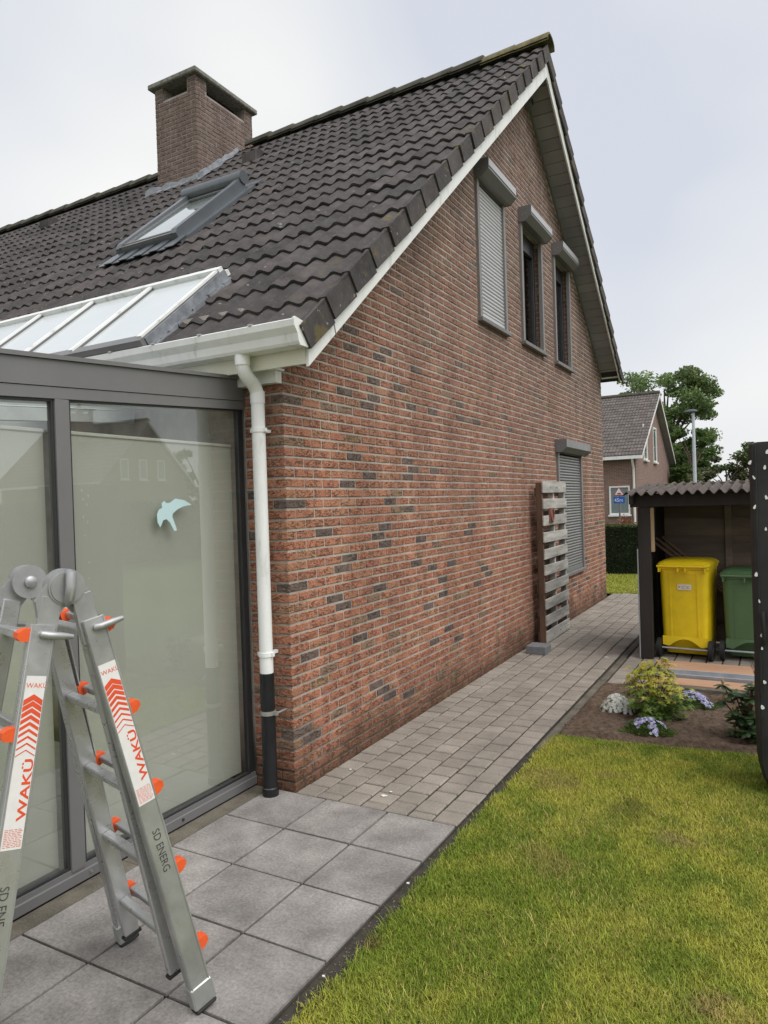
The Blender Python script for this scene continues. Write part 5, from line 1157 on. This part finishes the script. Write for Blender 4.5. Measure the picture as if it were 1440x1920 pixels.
def flower_mound(name, label, loc, rx, ry, h, nfl, nleaf, fcols, gcols, petal, lay, cover, heads=None, core='mound_core'):
    t = thing(name, label, 'flowers', loc); r = RNG
    # needle leaves
    a = r.uniform(0, 2*PI, nleaf); q = np.sqrt(r.random(nleaf))*(0.95+0.22*np.sin(3*a+rx*50)+0.12*np.sin(7*a)); x = rx*q*np.cos(a); y = ry*q*np.sin(a); z0 = np.maximum(0.01, h*(1-np.minimum(q, 1)**2.2))*r.uniform(0.2, 1.05, nleaf)
    d = r.normal(size=(nleaf, 3)); d[:, 2] = np.abs(d[:, 2])*0.8; d /= np.linalg.norm(d, axis=1)[:, None]; d[:, 0] += 0.5*np.cos(a)*q; d[:, 1] += 0.5*np.sin(a)*q
    ln = r.uniform(0.014, 0.03, nleaf)[:, None]; b = np.stack([x, y, z0], 1); s = np.cross(d, r.normal(size=(nleaf, 3))); s /= np.linalg.norm(s, axis=1)[:, None]; s *= 0.0028
    V = np.stack([b-s, b+s, b+d*ln], 1).reshape(-1, 3); C = np.array(gcols)[r.integers(0, len(gcols), nleaf)]*r.uniform(0.7, 1.25, (nleaf, 1))
    link('foliage', np_mesh('foliage', V, np.arange(nleaf*3).reshape(-1, 3), 'foliage', np.repeat(C, 3, 0)), t, kind='stuff')
    cm = MB(); cm.loft([[(rx*0.74*f*math.cos(2*PI*k/14), ry*0.74*f*math.sin(2*PI*k/14), zz*h*0.74) for k in range(14)] for f, zz in ((1, 0.0), (0.95, 0.3), (0.75, 0.62), (0.45, 0.86), (0.1, 0.95))]); cm.build('core', core, t)
    # flowers: five petals each
    Vs = []; Fs = []; Cs = []; o_ = 0
    for k in range(nfl):
        if heads:
            hx, hy, hr = random.choice(heads); aa = random.uniform(0, 2*PI); rr = hr*math.sqrt(random.random()); px, py = hx+rr*math.cos(aa), hy+rr*math.sin(aa)
        else: aa = random.uniform(0, 2*PI); rr = math.sqrt(random.random())*0.97*(0.93+0.12*math.sin(3*aa+1)+0.08*math.sin(8*aa)); px, py = rx*rr*math.cos(aa), ry*rr*math.sin(aa)
        qq = min(1, math.hypot(px/rx, py/ry)); pz = h*(1-qq**2.2)+random.uniform(-0.004, 0.012)
        nrm = Vector((px/rx*0.8, py/ry*0.8, 0.75-0.3*qq)).normalized()+Vector((random.uniform(-.3, .3), random.uniform(-.3, .3), 0)); nrm.normalize(); X = nrm.orthogonal().normalized(); Y = nrm.cross(X); sz = petal*random.uniform(0.75, 1.2)
        c0 = Vector((px, py, pz)); Vs.append(c0); col = np.array(fcols[random.randrange(len(fcols))])*random.uniform(0.85, 1.1)
        spin = random.uniform(0, 2*PI); Cs.append(col*0.8)
        for j in range(5):
            for (da, rr_) in ((-0.42, 0.85), (0.0, 1.0), (0.42, 0.85)):
                an = spin+2*PI*j/5+da; Vs.append(c0+(X*math.cos(an)+Y*math.sin(an))*sz*rr_+nrm*sz*0.12); Cs.append(col)
            b_ = o_+1+3*j; Fs += [(o_, b_, b_+1), (o_, b_+1, b_+2)]
        o_ += 16
    link('blossom', np_mesh('blossom', [tuple(v) for v in Vs], Fs, 'flower', np.array(Cs)), t, kind='stuff')
    return t
GRN = [(0.10, 0.16, 0.03), (0.15, 0.22, 0.04), (0.08, 0.13, 0.03)]
flower_mound('candytuft', 'round mound of small white flowers at the path side of the flower bed', (1.40, 2.29, soil_z(1.4, 2.29)), 0.13, 0.125, 0.125, 1150, 1500, [(0.88, 0.88, 0.86), (0.84, 0.85, 0.82), (0.88, 0.87, 0.78)], GRN, 0.0095, 1, 0.9, heads=[(0.128*q_*math.cos(a_), 0.122*q_*math.sin(a_), 0.0135) for q_, a_ in [(math.sqrt((k_+0.5)/62)*0.98, 2.399963*k_) for k_ in range(62)]])
flower_mound('phlox', 'low cushion of lilac flowers at the front of the flower bed', (1.69, 1.86, soil_z(1.69, 1.86)), 0.17, 0.115, 0.085, 210, 3600, [(0.48, 0.46, 0.78), (0.56, 0.55, 0.80), (0.42, 0.40, 0.72), (0.66, 0.66, 0.80)], GRN, 0.0125, 1, 0.5, [(-0.01, 0.02, 0.06), (0.0, 0.03, 0.07), (0.02, 0.05, 0.05), (-0.13, 0.02, 0.03), (0.12, 0.02, 0.04), (0.05, -0.08, 0.03), (-0.05, -0.04, 0.04), (0.03, 0.0, 0.06), (-0.03, 0.03, 0.05)])
flower_mound('phlox', 'low cushion of lilac flowers tucked behind the maple shrub', (1.90, 2.62, soil_z(1.9, 2.62)), 0.17, 0.13, 0.10, 240, 3000, [(0.48, 0.46, 0.76), (0.56, 0.55, 0.78), (0.42, 0.40, 0.70), (0.62, 0.60, 0.78)], GRN, 0.0125, 1, 0.5, [(-0.06, 0.02, 0.08), (0.02, 0.0, 0.08), (0.10, -0.02, 0.06)])
# rhododendron
def rleaf():
    m = MB(); v = []; n = 5
    for k in range(n+1):
        t_ = k/n; w_ = 0.30*math.sin(PI*min(1, t_*0.92+0.04))**0.7; z_ = -0.22*t_*t_
        v += [(-w_, t_, z_-0.05), (0, t_, z_), (w_, t_, z_-0.05)]
    m.add(v, [(3*k+c_, 3*k+c_+1, 3*k+c_+4, 3*k+c_+3) for k in range(n) for c_ in (0, 1)]); return m.mesh('leaf', 'rhodo_leaf', True)
rl_ = rleaf(); bm_ = MB(); bm_.loft([[(r_*math.cos(2*PI*k/7), r_*math.sin(2*PI*k/7), z_) for k in range(7)] for r_, z_ in ((0.004, 0), (0.009, 0.01), (0.008, 0.022), (0.002, 0.034))]); bud = bm_.mesh('bud', 'rhodo_bud', True)
rh = thing('rhododendron', 'rhododendron bush with broad dark leaves and pale buds by the black cover', 'shrub', (2.32, 1.98, soil_z(2.32, 1.98)-0.01)); st = MB()
for k in range(34):
    a = random.uniform(0, 2*PI); r = random.uniform(0.03, 0.16); z = random.uniform(0.03, 0.40)*(1.06-r*0.9); c = Vector((r*math.cos(a), r*math.sin(a), z))
    st.tube([(0, 0, 0), (c.x*0.4, c.y*0.4, z*0.55), tuple(c)], [0.008, 0.006, 0.004], 5)
    for j in range(8):
        o = link('leaf', rl_, rh, tuple(c)); orient(o, 2*PI*j/8+random.uniform(-.3, .3), random.uniform(-0.35, 0.45), 0, random.uniform(0.055, 0.078))
    if k % 2 == 0:
        o = link('bud', bud, rh, tuple(c+Vector((0, 0, 0.004)))); o.scale = (1.2, 1.2, 1.2)
st.build('stems', 'twig', rh)
ro = thing('rosemary_bush', 'thin needle-leaved rosemary bush behind the rhododendron', 'shrub', (2.42, 2.72, soil_z(2.42, 2.72)-0.01)); st = MB(); Vn = []; Cn = []
for k in range(26):
    a = random.uniform(0, 2*PI); r = random.uniform(0.03, 0.20); h = random.uniform(0.28, 0.52); pts = [Vector((r*f*math.cos(a), r*f*math.sin(a), h*f**0.8)) for f in (0, .35, .7, 1)]
    st.tube(pts, [0.004, 0.003, 0.002, 0.001], 4)
    for j in range(60):
        f = random.uniform(0.12, 1); p = Vector((r*f*math.cos(a), r*f*math.sin(a), h*f**0.8)); d = Vector((random.gauss(0, 1), random.gauss(0, 1), random.uniform(0.1, 1.2))).normalized(); s = d.orthogonal().normalized()*0.0016; ln = random.uniform(0.018, 0.032)
        Vn += [tuple(p-s), tuple(p+s), tuple(p+d*ln)]; c = np.array(random.choice([(0.075, 0.105, 0.05), (0.10, 0.13, 0.06), (0.06, 0.085, 0.045)])); Cn += [c]*3
st.build('stems', 'twig', ro); link('needles', np_mesh('needles', Vn, np.arange(len(Vn)).reshape(-1, 3), 'foliage', np.array(Cn)), ro, kind='stuff')

# ------------------------------------------------------------------ hedge, verge planting, trees
def leaf_cloud(n, sampler, size, cols, r, flat=0.5):
    b = sampler(n); n = len(b); d1 = r.normal(size=(n, 3)); d1[:, 2] *= flat; d1 /= np.linalg.norm(d1, axis=1)[:, None]
    d2 = np.cross(d1, r.normal(size=(n, 3))); d2 /= np.linalg.norm(d2, axis=1)[:, None]
    s = (size*r.uniform(0.6, 1.3, n))[:, None]; V = np.stack([b-d1*s, b+d2*s*0.55, b+d1*s, b-d2*s*0.55], 1).reshape(-1, 3)
    C = np.array(cols)[r.integers(0, len(cols), n)]*r.uniform(0.7, 1.3, (n, 1)); return V, np.arange(4*n).reshape(-1, 4), np.repeat(C, 4, 0)
hedge = thing('clipped_hedge', 'dark green clipped hedge across the end of the front lawn', 'hedge', (0, 12.6, 0))
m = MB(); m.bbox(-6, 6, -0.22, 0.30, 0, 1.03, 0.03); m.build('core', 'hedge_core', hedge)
def hs_(n):
    k = RNG.random(n) < 0.8; x = RNG.uniform(-2.5, 2.5, n); y = np.where(k, RNG.uniform(-0.25, -0.19, n), RNG.uniform(-0.25, 0.3, n)); z = np.where(k, RNG.uniform(0.0, 1.07, n), RNG.uniform(1.02, 1.08, n)); return np.stack([x, y, z], 1)
V, F, C = leaf_cloud(26000, hs_, 0.018, [(0.022, 0.04, 0.012), (0.032, 0.055, 0.016), (0.018, 0.032, 0.012)], RNG, 1.0)
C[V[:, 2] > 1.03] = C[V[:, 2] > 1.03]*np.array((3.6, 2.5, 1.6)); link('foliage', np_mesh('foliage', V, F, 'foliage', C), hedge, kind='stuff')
vp = thing('verge_shrubs', 'row of low green and reddish shrubs behind the clipped hedge', 'shrubs', (-0.8, 14.2, 0))
def vs_(n):
    x = RNG.uniform(-1.6, 1.8, n); return np.stack([x, RNG.uniform(-0.3, 0.3, n), RNG.uniform(0.0, 1.0, n)*(1.02+0.22*np.sin(x*9)+0.12*np.sin(x*23))], 1)
V, F, C = leaf_cloud(9000, vs_, 0.03, [(0.10, 0.15, 0.03), (0.16, 0.06, 0.05), (0.22, 0.22, 0.05), (0.13, 0.09, 0.05)], RNG, 1.0); 
red = np.sin(V[:, 0]*5.0+1) > 0.1; C[red] = C[red]*np.array((1.5, 0.62, 0.9)); link('foliage', np_mesh('foliage', V, F, 'foliage', C), vp, kind='stuff')
def tree(name, label, loc, h, rad, crown_base, nclump, nleaf, size, cols, seed, asym=(0, 0), group=None, cat='tree', trunk_r=0.25):
    r = np.random.default_rng(seed); rr = random.Random(seed); t = thing(name, label, cat, loc, 0, group); tb = MB()
    tb.tube([(0, 0, 0), (0.02*h*0.3, 0, h*0.3), (0.0, 0.02*h, h*0.6), (0.0, 0, h*0.9)], [trunk_r, trunk_r*0.75, trunk_r*0.4, trunk_r*0.08], 10); cen = []
    for k in range(nclump):
        u = rr.random(); a = rr.uniform(0, 2*PI); zz = crown_base+(h-crown_base)*u; prof_ = math.sin(PI*min(1, 0.16+0.84*(1-u)**0.8))**0.75
        q = rad*prof_*(0.35+0.65*math.sqrt(rr.random())); c = (q*math.cos(a)+asym[0]*(1-u), q*math.sin(a)+asym[1]*(1-u), zz); cen.append(c)
        if k % 3 == 0: b = (0, 0, max(crown_base*0.7, zz*0.62)); tb.tube([b, (c[0]*0.5, c[1]*0.5, (b[2]+zz)/2+0.1), c], [trunk_r*0.32, trunk_r*0.2, trunk_r*0.06], 6)
    tb.build('trunk', 'bark', t, True); cen = np.array(cen); cs = rad*0.23*r.uniform(0.6, 1.35, len(cen)); br = r.uniform(0.7, 1.3, len(cen)); last = []
    def smp(n):
        i_ = r.integers(0, len(cen), n); last.append(i_); p = r.normal(size=(n, 3)); p /= np.linalg.norm(p, axis=1)[:, None]; p *= (r.random(n)**0.45)[:, None]; p[:, 2] *= 0.62; return cen[i_]+p*cs[i_][:, None]
    V, F, C = leaf_cloud(nleaf, smp, size, cols, r, 0.6); C *= np.repeat(br[last[0]], 4)[:, None]
    link('crown', np_mesh('crown', V, F, 'foliage', C), t, kind='stuff'); return t
TG = [(0.13, 0.20, 0.07), (0.17, 0.24, 0.085), (0.10, 0.165, 0.06), (0.20, 0.265, 0.09)]  # leaf greens, lightened in the colour to suggest distance haze
tree('broadleaf_tree', 'tall broad green tree rising behind the far brick house', (-3.7, 46, 0), 9.6, 3.3, 2.2, 120, 42000, 0.105, TG, 3, (0.6, 0), trunk_r=0.32)
tree('broadleaf_tree', 'lower green tree standing between the far house and the street lamp', (-1.75, 42, 0), 5.4, 1.6, 0.8, 40, 9000, 0.10, [(0.07, 0.12, 0.03), (0.09, 0.15, 0.035)], 8, trunk_r=0.18)
tree('garden_bush', 'grey-green rounded bush behind the shelter roof right of the lamp', (0.15, 40, 0), 3.6, 1.9, 0.4, 40, 8000, 0.09, [(0.12, 0.145, 0.06), (0.16, 0.17, 0.09), (0.10, 0.13, 0.05)], 9, cat='bush', trunk_r=0.15)
tree('garden_bush', 'darker green bush behind the shelter roof next to the black cover', (1.75, 41, 0), 4.4, 1.7, 0.5, 36, 8000, 0.09, [(0.085, 0.13, 0.045), (0.11, 0.155, 0.05)], 10, cat='bush', trunk_r=0.15)

# ------------------------------------------------------------------ far house, lamp, sign
def far_house(name, label, x0, x1, y0, y1, ze, zr, nobj, wins, gable_side, ridge_frac=0.5, chimney=None, origin=(0, 0, 0), pipe_x=None):
    h = thing(name, label, 'house'); ry = y0+(y1-y0)*ridge_frac; gx = x1 if gable_side > 0 else x0
    m = MB(); m.prism([(y0, -0.06), (y1, -0.06), (y1, ze), (ry, zr-0.1), (y0, ze)], x0+0.02, x1-0.02, 'x'); m.build('wall', 'far_brick', h)
    th = math.atan((zr-ze)/(ry-y0)); ov = 0.35
    m = MB(); z_o = ze-ov*math.tan(th)
    m.prism([(y0-ov, z_o), (ry, zr), (y1+ov*0.3, ze-0.3*ov*math.tan(th)), (y1+ov*0.3, ze-0.3*ov*math.tan(th)+0.14), (ry, zr+0.14), (y0-ov, z_o+0.14)], x0-0.3, x1+0.3, 'x'); rf = m.build('roof', 'soffit_grey', h)
    nrow = int((ry-y0+ov)/math.cos(th)/0.335); ga = (ry-y0+ov)/math.cos(th)/nrow
    roof_slope(rf, x1+0.32, int((x1-x0+0.6)/0.3)+1, y0-ov, z_o+0.15, th, nrow, ga, 1, nobj, mat='far_roof_tile')
    m = MB(); m.tube([(x0-0.3, ry, zr+0.2), (x1+0.32, ry, zr+0.2)], 0.11, 8); m.build('ridge', 'ridge_tile', rf)
    m = MB(); m.box(x0-0.3, x1+0.3, y0-ov-0.14, y0-ov-0.0, z_o-0.02, z_o+0.12); m.build('gutter', 'white_pvc', h)
    for s_, ya_, za_ in ((1, y0-ov, z_o), (-1, y1+0.3*ov, ze-0.3*ov*math.tan(th))):
        for gxx in (x0-0.33, x1+0.3):
            m = MB(); m.prism([(ya_, za_-0.03), (ry, zr-0.03), (ry, zr+0.15), (ya_, za_+0.13)], gxx, gxx+0.03, 'x'); m.build('verge_board', 'white_pvc', h)
    if pipe_x is not None:
        m = MB(); m.tube([(pipe_x, y0-ov-0.05, z_o), (pipe_x, y0-ov+0.05, z_o-0.2), (pipe_x, y0-0.08, z_o-0.45), (pipe_x, y0-0.08, 0.0)], 0.05, 10); m.build('downpipe', 'white_pvc', h, True)
    for (face, a, b, z0, z1) in wins:
        fr = MB(); pn = MB(); bl_ = MB(); t_ = 0.07
        def R(mb, u0, u1, w0, w1, d0, d1):
            if face == 'front': mb.box(u0, u1, y0-d1, y0-d0, w0, w1)
            elif face == 'right': mb.box(x1-0.02+d0, x1-0.02+d1, u0, u1, w0, w1)
            else: mb.box(x0+0.02-d1, x0+0.02-d0, u0, u1, w0, w1)
        R(fr, a, a+t_, z0, z1, 0.002, 0.05); R(fr, b-t_, b, z0, z1, 0.002, 0.05); R(fr, a+t_, b-t_, z0, z0+t_, 0.002, 0.05); R(fr, a+t_, b-t_, z1-t_, z1, 0.002, 0.05)
        wn = fr.build('window', 'white_pvc', h); R(pn, a+t_, b-t_, z0+t_, z1-t_, 0.012, 0.02); R(bl_, a+t_, b-t_, z0+t_, z1-t_, 0.003, 0.008)
        bl_.build('blind', 'window_blind', wn); pn.build('pane', 'clear_glass', wn)
        si = MB(); R(si, a-0.05, b+0.05, z0-0.08, z0-0.001, 0.002, 0.12); si.build('sill', 'white_pvc', wn)
    if chimney:
        m = MB(); cx_, cy_, w_ = chimney; m.box(cx_-w_, cx_+w_, cy_-w_, cy_+w_, zr-1.0, zr+0.75); m.box(cx_-w_-0.08, cx_+w_+0.08, cy_-w_-0.08, cy_+w_+0.08, zr+0.98, zr+1.08)
        for sx in (-1, 1):
            for sy in (-1, 1): m.box(cx_+sx*w_*0.8-0.1, cx_+sx*w_*0.8+0.1, cy_+sy*w_*0.8-0.1, cy_+sy*w_*0.8+0.1, zr+0.75, zr+0.98)
        m.tube([(cx_, cy_, zr+1.08), (cx_, cy_, zr+1.4)], [0.14, 0.05], 8); m.build('chimney', 'far_brick', h)
    return h
far_house('brick_house', 'smaller brick house across the street with grey-brown tiled roof', -12, -2.95, 30.0, 41.6, 3.55, 6.80, 150, [('front', -4.15, -3.25, 0.85, 2.15), ('right', 32.2, 33.3, 3.4, 5.1), ('right', 35.3, 36.4, 3.4, 5.2)], 1, pipe_x=-3.05)
# neighbour seen only as a reflection in the sunroom glass
far_house('brick_house', 'gabled neighbouring house mirrored in the sunroom glass', 30.0, 39.0, 23.6, 30.4, 3.6, 7.0, 0, [('left', 25.1, 25.7, 3.6, 4.8), ('left', 26.5, 27.1, 3.6, 4.8), ('left', 27.9, 28.5, 3.6, 4.8)], -1, chimney=(34.0, 25.6, 0.55), pipe_x=30.1)
tree('garden_bush', 'round green tree mirrored in the sunroom glass beside the gabled house', (31, 32.5, 0), 5.4, 2.3, 0.5, 30, 6000, 0.14, TG, 21, cat='bush', trunk_r=0.2)
nh = thing('boundary_hedge', 'long dark hedge mirrored low in the sunroom glass', 'hedge', (15.5, 6, 0))
m = MB(); m.bbox(-0.4, 0.4, -9, 26, 0, 2.0, 0.05); m.build('core', 'hedge_core', nh)
V, F, C = leaf_cloud(16000, lambda n: np.stack([RNG.uniform(-0.46, -0.38, n), RNG.uniform(-9, 26, n), RNG.uniform(0, 2.05, n)], 1), 0.07, [(0.035, 0.06, 0.018), (0.05, 0.08, 0.025)], RNG, 1.0); link('foliage', np_mesh('foliage', V, F, 'foliage', C), nh, kind='stuff')
m = MB(); lx, ly = -0.35, 28.0
lamp = thing('street_lamp', 'slender pale grey street lamp standing in front of the tall tree', 'street lamp', (lx, ly, 0))
m.tube([(0, 0, 0), (0, 0, 2.5), (0, 0, 5.0)], [0.085, 0.07, 0.055], 12); m.build('pole', 'lamp_pole', lamp, True)
m = MB(); m.loft([rrect(-0.08, 0, 0.20, 0.13, 0.08, 4.99), rrect(-0.08, 0, 0.27, 0.17, 0.1, 5.03), rrect(-0.08, 0, 0.22, 0.14, 0.1, 5.09), rrect(-0.06, 0, 0.1, 0.07, 0.05, 5.13)]); m.build('lamp_head', 'lamp_head', lamp, True)
sg = thing('traffic_sign', 'small triangular warning sign above a blue 45m plate on a grey pole', 'sign', (px_hit(1161, 935, 1, 22.0).x, 22.0, 0))
m = MB(); m.tube([(0, 0.03, 0), (0, 0.03, 1.95)], 0.03, 10); m.build('pole', 'sign_pole', sg, True)
m = MB(); m.prism([(-0.18, 1.70), (0.18, 1.70), (0.0, 2.01)], -0.012, 0.0, 'y'); tri = m.build('warning_triangle', 'sign_red', sg)
m = MB(); m.prism([(-0.14, 1.735), (0.14, 1.735), (0.0, 1.97)], -0.016, -0.0125, 'y'); m.build('triangle_field', 'sign_white', tri)
m = MB(); m.prism([(-0.08, 1.755), (0.08, 1.755), (0.05, 1.79), (0.0, 1.805), (-0.05, 1.79)], -0.020, -0.0165, 'y'); m.build('bump_symbol', 'marker_black', tri)
m = MB(); m.box(-0.19, 0.19, -0.012, 0.0, 1.44, 1.67); pl_ = m.build('distance_plate', 'sign_blue', sg)
tv, tf = text_geo('45m', 0.19); m = MB(); m.add([(a*0.88-0.165, -0.0145, b+1.49) for a, b, c_ in tv], tf); m.build('plate_text', 'sign_white', pl_)
m = MB(); m.add([(-60, 15.6, -0.03), (60, 15.6, -0.03), (60, 21.5, -0.03), (-60, 21.5, -0.03)], [(0, 1, 2, 3)]); structure('road', m, 'asphalt')
m = MB(); m.box(-60, 60, 21.5, 21.65, -0.055, 0.07); structure('road_kerb', m, 'edging')
